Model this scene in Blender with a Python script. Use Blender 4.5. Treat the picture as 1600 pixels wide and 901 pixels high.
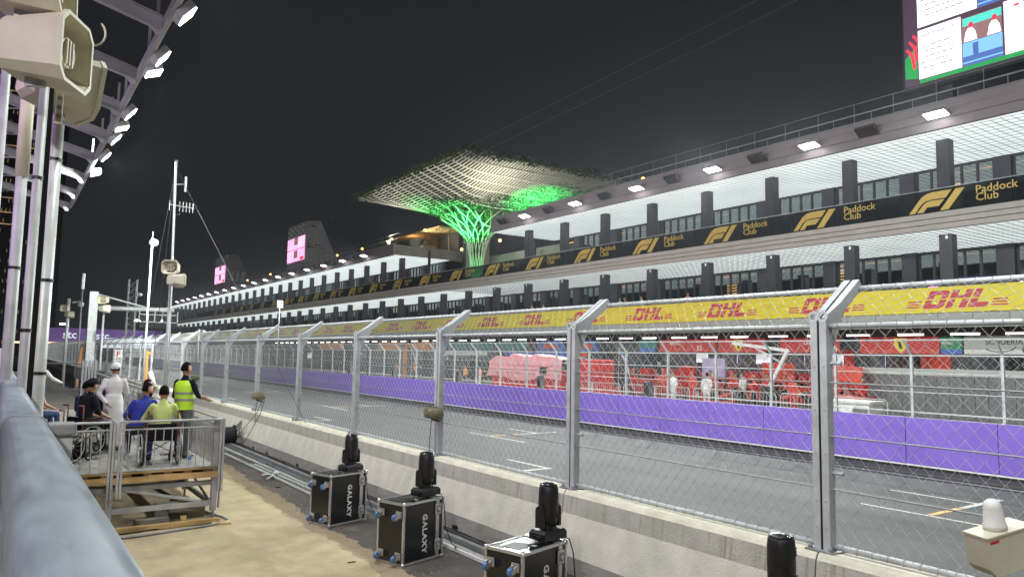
import bpy, bmesh, math, random
import numpy as np
from mathutils import Vector, Matrix
random.seed(7); RNG = np.random.default_rng(7)
S = bpy.context.scene; COL = S.collection
for o in list(bpy.data.objects): bpy.data.objects.remove(o)
PI = math.pi; rad = math.radians

# ------------------------------------------------------------ camera
cd = bpy.data.cameras.new('camera'); CAM = bpy.data.objects.new('camera', cd); COL.objects.link(CAM)
cd.lens = 36*1155/1600; cd.sensor_width = 36; cd.sensor_fit = 'HORIZONTAL'; cd.clip_end = 2500; cd.clip_start = .05
Rv = Vector((.82102210, -.57061493, .01792515)); Uv = Vector((-.06632410, -.06414988, .99573385)); Fv = Vector((.56703070, .81870837, .09051399))
M = Matrix.Identity(4)
for i, v in enumerate((Rv, Uv, -Fv)):
    for j in range(3): M[j][i] = v[j]
M.translation = Vector((0, 0, 3.05)); CAM.matrix_world = M
S.camera = CAM
# ------------------------------------------------------------ night sky, faint moonlight, exposure
W = bpy.data.worlds.new('World'); S.world = W; W.use_nodes = True
nt = W.node_tree; bg = nt.nodes['Background']
sky = nt.nodes.new('ShaderNodeTexSky'); sky.sky_type = 'NISHITA'; sky.sun_disc = False
sky.sun_elevation = rad(-4); sky.sun_rotation = rad(200)
mx = nt.nodes.new('ShaderNodeVectorMath'); mx.operation = 'MULTIPLY_ADD'
nt.links.new(sky.outputs[0], mx.inputs[0]); mx.inputs[1].default_value = (.05, .05, .05); mx.inputs[2].default_value = (.122, .127, .143)
nt.links.new(mx.outputs[0], bg.inputs['Color']); bg.inputs['Strength'].default_value = .1
sl = bpy.data.lights.new('moon', 'SUN'); sl.energy = .03; sl.angle = rad(.5); sl.color = (.85, .9, 1)
so = bpy.data.objects.new('moon', sl); so.rotation_euler = (rad(40), 0, rad(200)); COL.objects.link(so)
S.view_settings.view_transform = 'Standard'; S.view_settings.look = 'None'; S.view_settings.exposure = 0; S.view_settings.gamma = 1
S.render.engine = 'CYCLES'
S.cycles.max_bounces = 5; S.cycles.diffuse_bounces = 2; S.cycles.glossy_bounces = 2; S.cycles.transmission_bounces = 3; S.cycles.transparent_max_bounces = 8
S.cycles.sample_clamp_indirect = 4; S.cycles.caustics_reflective = False; S.cycles.caustics_refractive = False
S.cycles.use_denoising = True
LP_TRACK, LP_DOWN, LP_PIT, LP_STAND = 545, 310, 1250, 380   # watts: stand roof lamps aimed at the track, aimed down, pit roof lamps, added stand wash lamps

# ------------------------------------------------------------ materials
MATS = {}
def mat(name, col, rough=.6, metal=0, var=.15, scale=6, bump=0, stretch=None, emit=0, alpha=1, spec=.5, bscale=None, detail=5):
    if name in MATS: return MATS[name]
    m = bpy.data.materials.new(name); m.use_nodes = True; n = m.node_tree; L = n.links; b = n.nodes['Principled BSDF']
    b.inputs['Roughness'].default_value = rough; b.inputs['Metallic'].default_value = metal
    b.inputs['Specular IOR Level'].default_value = spec
    tc = n.nodes.new('ShaderNodeTexCoord'); mp = n.nodes.new('ShaderNodeMapping'); L.new(tc.outputs['Object'], mp.inputs[0])
    if stretch: mp.inputs['Scale'].default_value = stretch
    nz = n.nodes.new('ShaderNodeTexNoise'); nz.inputs['Scale'].default_value = scale; nz.inputs['Detail'].default_value = detail
    L.new(mp.outputs[0], nz.inputs['Vector'])
    rp = n.nodes.new('ShaderNodeMapRange'); rp.inputs[1].default_value = .3; rp.inputs[2].default_value = .7
    rp.inputs[3].default_value = 1-var; rp.inputs[4].default_value = 1+var; L.new(nz.outputs[0], rp.inputs[0])
    mu = n.nodes.new('ShaderNodeVectorMath'); mu.operation = 'SCALE'; mu.inputs[0].default_value = col; L.new(rp.outputs[0], mu.inputs['Scale'])
    L.new(mu.outputs[0], b.inputs['Base Color'])
    rr = n.nodes.new('ShaderNodeMapRange'); rr.inputs[3].default_value = max(.02, rough-.12); rr.inputs[4].default_value = min(1, rough+.12); L.new(nz.outputs[0], rr.inputs[0]); L.new(rr.outputs[0], b.inputs['Roughness'])
    if bump:
        n2 = n.nodes.new('ShaderNodeTexNoise'); n2.inputs['Scale'].default_value = bscale or scale*8; n2.inputs['Detail'].default_value = 6; L.new(mp.outputs[0], n2.inputs['Vector'])
        bp = n.nodes.new('ShaderNodeBump'); bp.inputs['Strength'].default_value = bump; bp.inputs['Distance'].default_value = .02; L.new(n2.outputs[0], bp.inputs['Height']); L.new(bp.outputs[0], b.inputs['Normal'])
    if emit: L.new(mu.outputs[0], b.inputs['Emission Color']); b.inputs['Emission Strength'].default_value = emit
    if alpha < 1: b.inputs['Alpha'].default_value = alpha
    m['mul'] = 1; MATS[name] = m; m['_b'] = 0
    return m
def overlay(m, col, scale, lo, hi, stretch=None, detail=6, amount=1.):
    """second tone laid over a material where a noise is high: stains, rubber, dust"""
    n = m.node_tree; L = n.links; b = n.nodes['Principled BSDF']; src = b.inputs['Base Color'].links[0].from_socket
    tc = n.nodes.new('ShaderNodeTexCoord'); mp = n.nodes.new('ShaderNodeMapping'); L.new(tc.outputs['Object'], mp.inputs[0])
    if stretch: mp.inputs['Scale'].default_value = stretch
    nz = n.nodes.new('ShaderNodeTexNoise'); nz.inputs['Scale'].default_value = scale; nz.inputs['Detail'].default_value = detail; nz.inputs['Roughness'].default_value = .66; L.new(mp.outputs[0], nz.inputs['Vector'])
    r = n.nodes.new('ShaderNodeMapRange'); r.inputs[1].default_value = lo; r.inputs[2].default_value = hi; r.inputs[4].default_value = amount; L.new(nz.outputs[0], r.inputs[0])
    mi = n.nodes.new('ShaderNodeMix'); mi.data_type = 'RGBA'; L.new(r.outputs[0], mi.inputs[0]); L.new(src, mi.inputs[6]); mi.inputs[7].default_value = (*col, 1)
    L.new(mi.outputs[2], b.inputs['Base Color']); return m
def glow(name, col, strength, sample=False, var=.05, scale=3):
    m = mat(name, col, .5, 0, var, scale, emit=strength)
    m.cycles.emission_sampling = 'AUTO' if sample else 'NONE'
    return m
def tint_glass(name, col, fac, rough=.03, metal=0):
    m = bpy.data.materials.new(name); m.use_nodes = True; n = m.node_tree; n.nodes.clear(); L = n.links
    out = n.nodes.new('ShaderNodeOutputMaterial'); t = n.nodes.new('ShaderNodeBsdfTransparent'); t.inputs[0].default_value = (.75, .8, .8, 1)
    p = n.nodes.new('ShaderNodeBsdfPrincipled'); p.inputs['Roughness'].default_value = rough; p.inputs['Metallic'].default_value = metal; p.inputs['Base Color'].default_value = (*col, 1); p.inputs['Specular IOR Level'].default_value = .8
    tc = n.nodes.new('ShaderNodeTexCoord'); nz = n.nodes.new('ShaderNodeTexNoise'); nz.inputs['Scale'].default_value = .8; L.new(tc.outputs['Object'], nz.inputs['Vector'])
    bp = n.nodes.new('ShaderNodeBump'); bp.inputs['Strength'].default_value = .06; L.new(nz.outputs[0], bp.inputs['Height']); L.new(bp.outputs[0], p.inputs['Normal'])
    x = n.nodes.new('ShaderNodeMixShader'); x.inputs[0].default_value = fac; L.new(t.outputs[0], x.inputs[1]); L.new(p.outputs[0], x.inputs[2]); L.new(x.outputs[0], out.inputs[0])
    MATS[name] = m; return m
mat('galv', (.46, .48, .49), .5, .12, .16, 5, .1)
mat('galv_d', (.24, .25, .26), .5, .12, .2, 5, .1)
mat('rail_steel', (.25, .295, .34), .42, .0, .18, 4, 0, stretch=(5, 1, 5), spec=.35); overlay(MATS['rail_steel'], (.42, .45, .48), 9, .60, .74, (3, .4, 3), 8, .5)
mat('wire', (.42, .43, .43), .5, .05, .1, 4)
mat('alu', (.62, .63, .64), .3, .8, .1, 8)
mat('black', (.012, .012, .013), .45, 0, .3, 6)
mat('black_gloss', (.010, .011, .013), .22, 0, .3, 2)
mat('rubber', (.015, .015, .016), .7, 0, .3, 9)
mat('white', (.75, .75, .73), .5, 0, .06, 4)
mat('white_pole', (.62, .65, .64), .4, .15, .12, 5, .1)
mat('cream', (.60, .56, .44), .5, 0, .1, 2.5, .05)
mat('cream_lit', (.74, .69, .50), .6, 0, .12, 4)  # paler than the shell: light in the horn mouths put into the colour
mat('dark', (.028, .029, .034), .5, 0, .15, 3)
mat('col', (.045, .045, .058), .5, .1, .1, 2)
mat('concrete', (.50, .48, .41), .8, 0, .12, 3, .4, bscale=40)
overlay(MATS['concrete'], (.38, .34, .26), 1.6, .55, .72, (1, 1, 1), 8, .5)
overlay(MATS['concrete'], (.20, .19, .17), 9, .66, .74, (1, 1, 1), 6, .6)
mat('conc_drip_shade', (.40, .39, .345), .8, 0, .15, 3, .4, bscale=40); overlay(MATS['conc_drip_shade'], (.20, .175, .125), 2.4, .52, .68, (1, 7, .45), 8, .6)  # drip stains over a tone darkened partly for the upright face's shade
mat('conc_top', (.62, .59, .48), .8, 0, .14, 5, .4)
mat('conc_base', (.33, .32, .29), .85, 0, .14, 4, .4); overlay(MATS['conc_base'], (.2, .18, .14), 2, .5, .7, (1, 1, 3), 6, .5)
mat('asphalt', (.085, .085, .086), .85, 0, .16, 1.3, .55, bscale=60); overlay(MATS['asphalt'], (.17, .165, .155), 28, .60, .75, None, 8, .55)
mat('track', (.078, .078, .079), .78, 0, .10, .35, .45, bscale=70); overlay(MATS['track'], (.045, .045, .047), .8, .48, .64, (1.6, .03, 1), 5, .7); overlay(MATS['track'], (.18, .18, .18), 40, .6, .8, None, 8, .5)
mat('pitlane', (.18, .18, .18), .8, 0, .12, .6, .4, bscale=60)
mat('verge', (.105, .098, .088), .9, 0, .25, .9, .7, bscale=45); overlay(MATS['verge'], (.27, .235, .17), 1.1, .54, .72, None, 8, .75); overlay(MATS['verge'], (.035, .034, .032), .9, .60, .74, (1, .5, 1), 8, .7)
mat('sandy', (.44, .36, .215), .9, 0, .14, 2.5, .6, bscale=60); overlay(MATS['sandy'], (.27, .215, .14), .9, .52, .74, (1, .45, 1), 14, .6); overlay(MATS['sandy'], (.68, .57, .39), 2.5, .6, .75, (.5, 1, 1), 8, .6); overlay(MATS['sandy'], (.22, .175, .115), 38, .62, .74, None, 4, .35); overlay(MATS['sandy'], (.60, .52, .36), 60, .64, .76, None, 4, .3)
mat('sand_edge', (.33, .26, .165), .9, 0, .25, 3, .7, bscale=35); overlay(MATS['sand_edge'], (.17, .135, .095), 3, .52, .68, None, 10, .6)
mat('ground', (.09, .085, .075), .9, 0, .25, .05, .3)
mat('purple', (.19, .115, .52), .5, 0, .06, 1.2); overlay(MATS['purple'], (.13, .085, .36), 1.3, .56, .75, (1, .4, 1.5), 8, .5); overlay(MATS['purple'], (.06, .05, .10), 3.2, .68, .76, (1, .25, 2.2), 9, .6); overlay(MATS['purple'], (.42, .36, .66), 5, .70, .78, (1, .6, 1.6), 9, .4)
mat('purple_dark', (.07, .035, .16), .6, 0, .1, .3)
mat('yellow', (.88, .74, .03), .5, 0, .05, 1)
mat('dhl_red', (.62, .06, .09), .5, 0, .05, 2)
mat('gold', (.62, .43, .10), .45, .1, .08, 3)
mat('beige_fascia', (.46, .42, .385), .6, 0, .08, 1.5)
mat('fascia_dark', (.23, .19, .205), .55, 0, .1, .8)
mat('grey_panel', (.42, .44, .41), .6, 0, .06, 1)
mat('pale_green', (.40, .45, .39), .6, 0, .06, 1)
mat('wood', (.58, .40, .17), .7, 0, .2, 5, .3, stretch=(1, 6, 6)); mat('wood_dark', (.22, .14, .08), .8, 0, .3, 5, .3, stretch=(1, 6, 6))
mat('deck', (.30, .29, .26), .85, 0, .25, 6, .4); overlay(MATS['deck'], (.13, .125, .11), 3, .5, .7, None, 6, .6)
mat('red', (.55, .025, .02), .5, 0, .12, 3); mat('red2', (.62, .06, .03), .45, 0, .12, 2); mat('red_dk', (.25, .015, .015), .5, 0, .2, 2)
mat('pink', (.80, .33, .36), .75, 0, .12, 1.5, .2, bscale=5)
mat('blue', (.05, .16, .55), .5, 0, .1, 3); mat('navy', (.012, .018, .06), .7, 0, .2, 8); mat('royal', (.02, .035, .30), .8, 0, .2, 8, .15)
mat('teal', (.04, .22, .20), .5, 0, .1, 3); mat('orange', (.80, .28, .05), .5, 0, .1, 3); mat('lav', (.55, .50, .75), .5, 0, .1, 3)
mat('green', (.02, .25, .09), .5, 0, .1, 3)
mat('lime', (.56, .68, .22), .85, 0, .1, 8, .15); mat('hivis', (.50, .85, .03), .6, 0, .08, 8); mat('hivis_tape', (.35, .38, .33), .4, .3, .1, 8)
mat('thobe', (.68, .68, .66), .8, 0, .08, 6, .15); mat('blackcloth', (.010, .010, .012), .9, 0, .3, 8, .15, spec=.15); mat('greycloth', (.12, .12, .12), .85, 0, .2, 8)
mat('denim', (.03, .06, .15), .85, 0, .2, 10); mat('skin', (.38, .20, .12), .55, 0, .08, 8); mat('skin2', (.50, .29, .19), .55, 0, .08, 8); mat('hair', (.007, .0055, .005), .9, 0, .4, 40, .8, spec=.1)
mat('tyre_blue', (.07, .20, .42), .45, 0, .1, 5); mat('fur', (.33, .30, .19), .95, 0, .35, 30, 1., bscale=90)
mat('leafm', (.05, .095, .03), .6, 0, .4, 3); mat('leafd', (.025, .05, .018), .6, 0, .4, 3); mat('lattice', (.64, .63, .54), .6, 0, .1, 2)
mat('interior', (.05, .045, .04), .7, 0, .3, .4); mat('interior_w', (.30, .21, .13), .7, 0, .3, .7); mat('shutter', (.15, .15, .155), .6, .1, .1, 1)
mat('maroon', (.16, .03, .03), .5, 0, .2, 4); mat('paint_white', (.62, .62, .6), .7, 0, .25, 6); mat('paint_orange', (.75, .42, .12), .7, 0, .25, 6)
mat('canopy', (.42, .41, .44), .5, .3, .1, 2); mat('towerbody', (.012, .012, .014), .6, 0, .2, .05)
mat('screen_side', (.40, .38, .40), .6, 0, .1, .6)
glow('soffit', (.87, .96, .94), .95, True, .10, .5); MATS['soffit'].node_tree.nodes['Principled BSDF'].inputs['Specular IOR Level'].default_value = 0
glow('flood', (1, .98, 1), 14); glow('tube', (1, .90, .86), 7, True); glow('warm', (1, .50, .14), 6); glow('warm_soft', (1, .55, .2), 1.1); glow('cool_win', (.8, .85, .9), .6)
glow('scr_white', (1, .97, 1), 1.25, True, .01); glow('scr_pink', (1, .42, .74), 1.5, True, .25, .35); glow('scr_green', (.02, .42, .10), .6); glow('scr_red', (.95, .05, .10), .8); glow('scr_dark', (.10, .06, .10), .5)
glow('scr_blue', (.25, .55, .95), .8); glow('scr_navy', (.08, .16, .45), .8); glow('scr_brown', (.30, .16, .16), .8); glow('scr_teal', (.10, .75, .62), .8); glow('scr_txt', (.45, .42, .48), .6); glow('purple_lit', (.16, .08, .30), .12, False, .25, .06); glow('white_lit', (.75, .78, .95), .5); glow('strip_warm', (1, .72, .45), 1.6); glow('win', (1, .66, .30), .30, False, .5, .4); glow('magenta', (.9, .25, .8), 1.0)
tint_glass('glass', (.42, .47, .48), .55, .04, 1); tint_glass('balu', (.012, .015, .018), .66, .08); tint_glass('clear_glass', (.10, .11, .11), .16, .05)
mat('bottle', (.6, .7, .75), .1, 0, .05, 3, alpha=.35)

# ------------------------------------------------------------ mesh helpers
class MB:
    def __init__(s): s.v = []; s.f = []; s.m = []; s.mi = 0
    def add(s, vs, fs):
        o = len(s.v); s.v += [tuple(p) for p in vs]; s.f += [tuple(i+o for i in f) for f in fs]; s.m += [s.mi]*len(fs); return s
    def box(s, x0, x1, y0, y1, z0, z1):
        return s.add([(x0,y0,z0),(x1,y0,z0),(x1,y1,z0),(x0,y1,z0),(x0,y0,z1),(x1,y0,z1),(x1,y1,z1),(x0,y1,z1)],
                     [(3,2,1,0),(4,5,6,7),(0,1,5,4),(1,2,6,5),(2,3,7,6),(3,0,4,7)])
    def cbox(s, x0, x1, y0, y1, z0, z1, c=.02):
        """box with chamfered edges"""
        b = bmesh.new(); bmesh.ops.create_cube(b, size=1)
        for v in b.verts: v.co = Vector(((x0+x1)/2+v.co.x*(x1-x0), (y0+y1)/2+v.co.y*(y1-y0), (z0+z1)/2+v.co.z*(z1-z0)))
        bmesh.ops.bevel(b, geom=b.edges[:], offset=c, segments=2, profile=.6, affect='EDGES')
        b.verts.index_update(); s.add([v.co[:] for v in b.verts], [[v.index for v in f.verts] for f in b.faces]); b.free(); return s
    def bar(s, p, q, w, h, up=(0, 0, 1)):
        p, q = Vector(p), Vector(q); d = (q-p).normalized(); u = Vector(up)
        if abs(d.dot(u)) > .98: u = Vector((0, 1, 0))
        a = d.cross(u).normalized()*w/2; b = a.cross(d).normalized()*h/2
        return s.add([p-a-b, p+a-b, p+a+b, p-a+b, q-a-b, q+a-b, q+a+b, q-a+b], [(0,1,2,3),(7,6,5,4),(0,4,5,1),(1,5,6,2),(2,6,7,3),(3,7,4,0)])
    def tube(s, pts, r, n=8, cap=True):
        pts = [Vector(p) for p in pts]; k = len(pts); rs = r if isinstance(r, (list, tuple)) else [r]*k; vs = []; fs = []; a = None
        for i, p in enumerate(pts):
            d = (pts[min(i+1, k-1)]-pts[max(i-1, 0)]).normalized()
            if a is None: a = d.cross(Vector((0, 0, 1)) if abs(d.z) < .9 else Vector((1, 0, 0))).normalized()
            else: a = (a-d*a.dot(d)).normalized()
            b = d.cross(a)
            for j in range(n):
                t = 2*PI*j/n; vs.append(p+(a*math.cos(t)+b*math.sin(t))*rs[i])
        for i in range(k-1):
            for j in range(n): fs.append((i*n+j, i*n+(j+1) % n, (i+1)*n+(j+1) % n, (i+1)*n+j))
        if cap: fs += [tuple(range(n))[::-1], tuple((k-1)*n+j for j in range(n))]
        return s.add(vs, fs)
    def prism(s, poly, axis, a, b):
        """2-D outline extruded along an axis ('x': outline is (y,z); 'y': (x,z); 'z': (x,y))"""
        f = {'x': lambda p, t: (t, p[0], p[1]), 'y': lambda p, t: (p[0], t, p[1]), 'z': lambda p, t: (p[0], p[1], t)}[axis]; n = len(poly)
        return s.add([f(p, a) for p in poly]+[f(p, b) for p in poly], [tuple(range(n)), tuple(range(2*n-1, n-1, -1))]+[(i, i+n, (i+1) % n+n, (i+1) % n) for i in range(n)])
    def lathe(s, prof, c=(0, 0, 0), n=16):
        vs = []; fs = []
        for r, z in prof:
            for j in range(n): t = 2*PI*j/n; vs.append((c[0]+r*math.cos(t), c[1]+r*math.sin(t), c[2]+z))
        for i in range(len(prof)-1):
            for j in range(n): fs.append((i*n+j, i*n+(j+1) % n, (i+1)*n+(j+1) % n, (i+1)*n+j))
        fs += [tuple(range(n))[::-1], tuple((len(prof)-1)*n+j for j in range(n))]
        return s.add(vs, fs)
    def ell(s, c, r, n=12, m=8, zmin=-1, R=None):
        vs = []; fs = []
        for i in range(m+1):
            ph = -PI/2+PI*i/m
            for j in range(n):
                t = 2*PI*j/n; p = Vector((r[0]*math.cos(ph)*math.cos(t), r[1]*math.cos(ph)*math.sin(t), r[2]*max(zmin, math.sin(ph))))
                if R is not None: p = R @ p
                vs.append(Vector(c)+p)
        for i in range(m):
            for j in range(n): fs.append((i*n+j, i*n+(j+1) % n, (i+1)*n+(j+1) % n, (i+1)*n+j))
        return s.add(vs, fs)
    def mesh(s, name, mats, smooth=False):
        me = bpy.data.meshes.new(name); me.from_pydata(s.v, [], s.f)
        for m in (mats if isinstance(mats, (list, tuple)) else [mats]): me.materials.append(MATS[m] if isinstance(m, str) else m)
        if len(me.materials) > 1: me.polygons.foreach_set('material_index', s.m)
        b = bmesh.new(); b.from_mesh(me); bmesh.ops.recalc_face_normals(b, faces=b.faces); b.to_mesh(me); b.free()
        if smooth: me.polygons.foreach_set('use_smooth', [True]*len(me.polygons))
        me.update(); return me
    def build(s, name, mats, parent=None, smooth=False, world=True, **k): return obj(name, s.mesh(name, mats, smooth), parent, world, **k)
def obj(name, me, parent=None, world=True, loc=None, rot=None, kind=None, label=None):
    """link a mesh; under a parent that stands unrotated the shape may be given in place (world) coordinates"""
    o = bpy.data.objects.new(name, me); COL.objects.link(o)
    if parent: o.parent = parent
    if loc is not None: o.location = loc
    elif parent and world: o.location = -wloc(parent)
    if rot: o.rotation_euler = rot
    if kind: o['kind'] = kind
    if label: o['label'] = label
    return o
def wloc(o):
    v = Vector((0, 0, 0))
    while o: v = v+o.location; o = o.parent
    return v
def thing(name, label, cat, loc=(0, 0, 0), rz=0, group=None):
    o = bpy.data.objects.new(name, None); COL.objects.link(o); o.empty_display_size = .2; o.location = loc; o.rotation_euler = (0, 0, rz); return tag(o, label, cat, group)
def tag(o, label, cat, group=None):
    o['label'] = label; o['category'] = cat
    if group: o['group'] = group
    return o
def struct(name, mb, m, smooth=False):
    o = mb.build(name, m, smooth=smooth); o['kind'] = 'structure'; return o
def dup(o, parent=None):
    c = o.copy(); COL.objects.link(c); c.parent = parent
    for ch in o.children: dup(ch, c)
    return c
def place(proto, first, loc, rz, label, group=None):
    o = proto if first else dup(proto); o.location = loc; o.rotation_euler = (0, 0, rz); o['label'] = label
    if group: o['group'] = group
    return o
ORD = ['first', 'second', 'third', 'fourth', 'fifth', 'sixth', 'seventh', 'eighth', 'ninth', 'tenth', 'eleventh', 'twelfth', 'thirteenth', 'fourteenth', 'fifteenth', 'sixteenth', 'seventeenth', 'eighteenth', 'nineteenth', 'twentieth', 'twenty-first', 'twenty-second', 'twenty-third', 'twenty-fourth', 'twenty-fifth', 'twenty-sixth', 'twenty-seventh', 'twenty-eighth', 'twenty-ninth', 'thirtieth']+['thirty-'+x for x in ('first', 'second', 'third', 'fourth', 'fifth', 'sixth', 'seventh', 'eighth', 'ninth')]+['fortieth']+['forty-'+x for x in ('first', 'second', 'third', 'fourth', 'fifth', 'sixth', 'seventh', 'eighth', 'ninth')]
TXT = {}
def text(s, m, size=1, offset=0, shear=0, space=1, depth=.004, line=1):
    k = (s, m, size, offset, shear, depth)
    if k not in TXT:
        c = bpy.data.curves.new('t', 'FONT'); c.body = s; c.size = size; c.offset = offset; c.shear = shear; c.extrude = depth; c.space_character = space; c.space_line = line; c.resolution_u = 2
        o = bpy.data.objects.new('t', c); me = bpy.data.meshes.new_from_object(o); bpy.data.objects.remove(o); me.materials.clear(); me.materials.append(MATS[m]); TXT[k] = me
    return TXT[k]
FACE_W = (PI/2, 0, -PI/2)      # text standing upright, facing the stand (-x), reading towards -y
FACE_S = (PI/2, 0, 0)          # text facing the camera side (-y)
def area(name, loc, to, power, size, parent=None, color=(.955, 1, .965), spread=180):
    l = bpy.data.lights.new(name, 'AREA'); l.shape = 'RECTANGLE'; l.size = size[0]; l.size_y = size[1]; l.energy = power; l.color = color; l.spread = rad(spread)
    o = bpy.data.objects.new(name, l); COL.objects.link(o); o.rotation_euler = (Vector(to)-Vector(loc)).to_track_quat('-Z', 'Y').to_euler()
    o.location = Vector(loc)-(wloc(parent) if parent else Vector()); o.parent = parent; return o
# ------------------------------------------------------------ ground, track, pit lane
struct('ground', MB().box(-900, 900, -300, 1500, -.5, -.03), 'ground')
def sheet(name, x0, x1, y0, y1, z, m, ny=1):
    b = MB()
    for i in range(ny):
        a, c = y0+(y1-y0)*i/ny, y0+(y1-y0)*(i+1)/ny; b.add([(x0, a, z), (x1, a, z), (x1, c, z), (x0, c, z)], [(0, 1, 2, 3)])
    return struct(name, b, m)
sheet('track', 6.6, 22.3, -30, 420, 0, 'track')
PZ = .65
sheet('pit_lane', 22.35, 48, -10, 260, PZ, 'pitlane')
sheet('verge', -3, 6.9, -8, 160, .004, 'verge')
# sandy concrete apron with a ragged edge against the asphalt strip
edge = []; y = -4.
while y < 30:
    x = 4.96+.036*max(0, y-12)+.035*math.sin(y*1.3)+.03*math.sin(y*4.3+1)+.02*math.sin(y*11)+random.uniform(-.028, .028)
    edge.append((x, y)); y += .07
b = MB(); n = len(edge); b.add([(-2.8, p[1], .010) for p in edge]+[(p[0]-.36-.05*math.sin(p[1]*.9)-.012*math.sin(p[1]*9), p[1], .010) for p in edge], [(i, n+i, n+i+1, i+1) for i in range(n-1)]); struct('sandy_apron', b, 'sandy')
b = MB(); b.add([(p[0]-.36-.05*math.sin(p[1]*.9)-.012*math.sin(p[1]*9), p[1], .010) for p in edge]+[(p[0], p[1], .0085) for p in edge], [(i, n+i, n+i+1, i+1) for i in range(n-1)]); struct('apron_edge', b, 'sand_edge')
# painted grid boxes and lines
def stripe(name, pts, w, m, z=.005):
    b = MB()
    for (x0, y0), (x1, y1) in zip(pts, pts[1:]):
        d = Vector((x1-x0, y1-y0, 0)).normalized(); a = Vector((-d.y, d.x, 0))*w/2
        b.add([(x0-a.x, y0-a.y, z), (x0+a.x, y0+a.y, z), (x1+a.x, y1+a.y, z), (x1-a.x, y1-a.y, z)], [(0, 1, 2, 3)])
    o = struct(name, b, m); return o
for k in range(8):
    y = 7.7+k*16.2
    stripe('grid_marking', [(15.7, y), (17.0, y)], .14, 'paint_orange', .006); stripe('grid_marking', [(17.05, y), (18.9, y)], .14, 'paint_white')
    stripe('grid_marking', [(17.9, y+.07), (17.9, y+2.0)], .10, 'paint_white'); stripe('grid_marking', [(15.6, y-2.4), (15.6, y+1.4)], .09, 'paint_white')
    y += 8.6; stripe('grid_marking', [(9.3, y), (12.7, y)], .14, 'paint_white', .006); stripe('grid_marking', [(12.62, y+.07), (12.62, y+2.0)], .10, 'paint_white')
    stripe('grid_marking', [(9.35, y+.07), (9.35, y+1.8)], .10, 'paint_white')
stripe('edge_line', [(20.6, -10), (20.6, 300)], .12, 'paint_white')
b = MB().box(21.0, 21.72, -10, 260, 0, .06); struct('kerb', b, 'asphalt')

# ------------------------------------------------------------ concrete barrier under the near fence
PITCH = 4.12; Y0 = 4.6
bar = thing('concrete_barrier', 'long low concrete barrier with sloped sides under the near catch fence', 'barrier', (6.77, Y0, 0))
prof = [(6.77, 0), (6.775, .27), (7.0, .78), (7.035, 1.03), (7.06, 1.075), (7.08, 1.10), (7.32, 1.10), (7.36, 1.03), (7.40, .78), (7.62, .27), (7.63, 0)]
def block_mesh():
    b = MB(); y0, y1 = .012, PITCH-.012; n = len(prof)
    pts = [(p[0]-7.2, p[1]) for p in prof]
    b.mi = 3; b.add([(p[0], y0, p[1]) for p in pts], [tuple(range(n))]); b.add([(p[0], y1, p[1]) for p in pts], [tuple(range(n))[::-1]])
    for i in range(n-1):
        b.mi = [3, 0, 1, 2, 2, 2, 2, 1, 0, 3][i]  # upright faces darker, their shade partly put into the colours
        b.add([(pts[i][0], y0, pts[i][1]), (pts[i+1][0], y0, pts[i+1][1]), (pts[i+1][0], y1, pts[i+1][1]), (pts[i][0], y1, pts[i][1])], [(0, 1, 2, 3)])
    return b.mesh('block', ['concrete', 'conc_drip_shade', 'conc_top', 'conc_base'])
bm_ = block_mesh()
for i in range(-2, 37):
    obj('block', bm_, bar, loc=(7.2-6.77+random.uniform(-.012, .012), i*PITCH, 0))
dk = MB().box(-.03, .03, 0, .14, .0, .07).mesh('drain_slot', 'black')
for i in range(-1, 12):
    for q in (1.2, 2.6): obj('drain_slot', dk, bar, loc=(.01, i*PITCH+q, .02))

# ------------------------------------------------------------ near catch fence
def zigzag(width, path, dy, dz, r, wob=.006, seed=1):
    """chain-link: upright zigzag wires that meet at the knots; path(s) -> (x,z) along the fence's height, s from 0 to its length"""
    g = random.Random(seed); b = MB(); fn, length = path; n = int(round(width/dy)); kz = int(length/(dz/2)); off = width/n
    for i in range(n+1):
        pts = []
        for k in range(kz+1):
            s = length*k/kz; x, z = fn(s); sg = 1 if (k+i) % 2 else -1
            yy = min(max(i*off+sg*off*.5*(.98), 0), width)+g.uniform(-wob, wob); pts.append((x+(.004 if i % 2 else -.004), yy, z+g.uniform(-wob, wob)))
        b.tube(pts, r, 3, False)
    return b
BX, BZ = 0, 3.42; TX, TZ = .60, 3.86; arm = math.hypot(TX-BX, TZ-BZ); low = 1.16
def near_path(s):
    h = BZ-low
    return (0, low+s) if s < h else (TX*(s-h)/arm, BZ+(TZ-BZ)*(s-h)/arm)
fen = thing('catch_fence', 'tall galvanised chain link catch fence with angled tops on the near barrier', 'fence', (7.2, Y0, 0))
wm = zigzag(PITCH-.24, (near_path, BZ-low+arm), .0775, .17, .0029).mesh('wire_mesh', 'wire')
wm_far = zigzag(PITCH-.24, (near_path, BZ-low+arm), .155, .34, .0035).mesh('wire_mesh', 'wire')
def ring(b, c, R, r, w, n=14):
    vs = []; fs = []
    for j in range(n):
        t = 2*PI*j/n
        for rr, x in ((R, -w), (R, w), (r, w), (r, -w)): vs.append((c[0]+rr*math.cos(t)*.0+ (x if False else 0)+x, c[1]+rr*math.cos(t), c[2]+rr*math.sin(t)))
    for j in range(n):
        a, q = j*4, ((j+1) % n)*4
        for k in range(4): fs.append((a+k, a+(k+1) % 4, q+(k+1) % 4, q+k))
    b.add(vs, fs)
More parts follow.
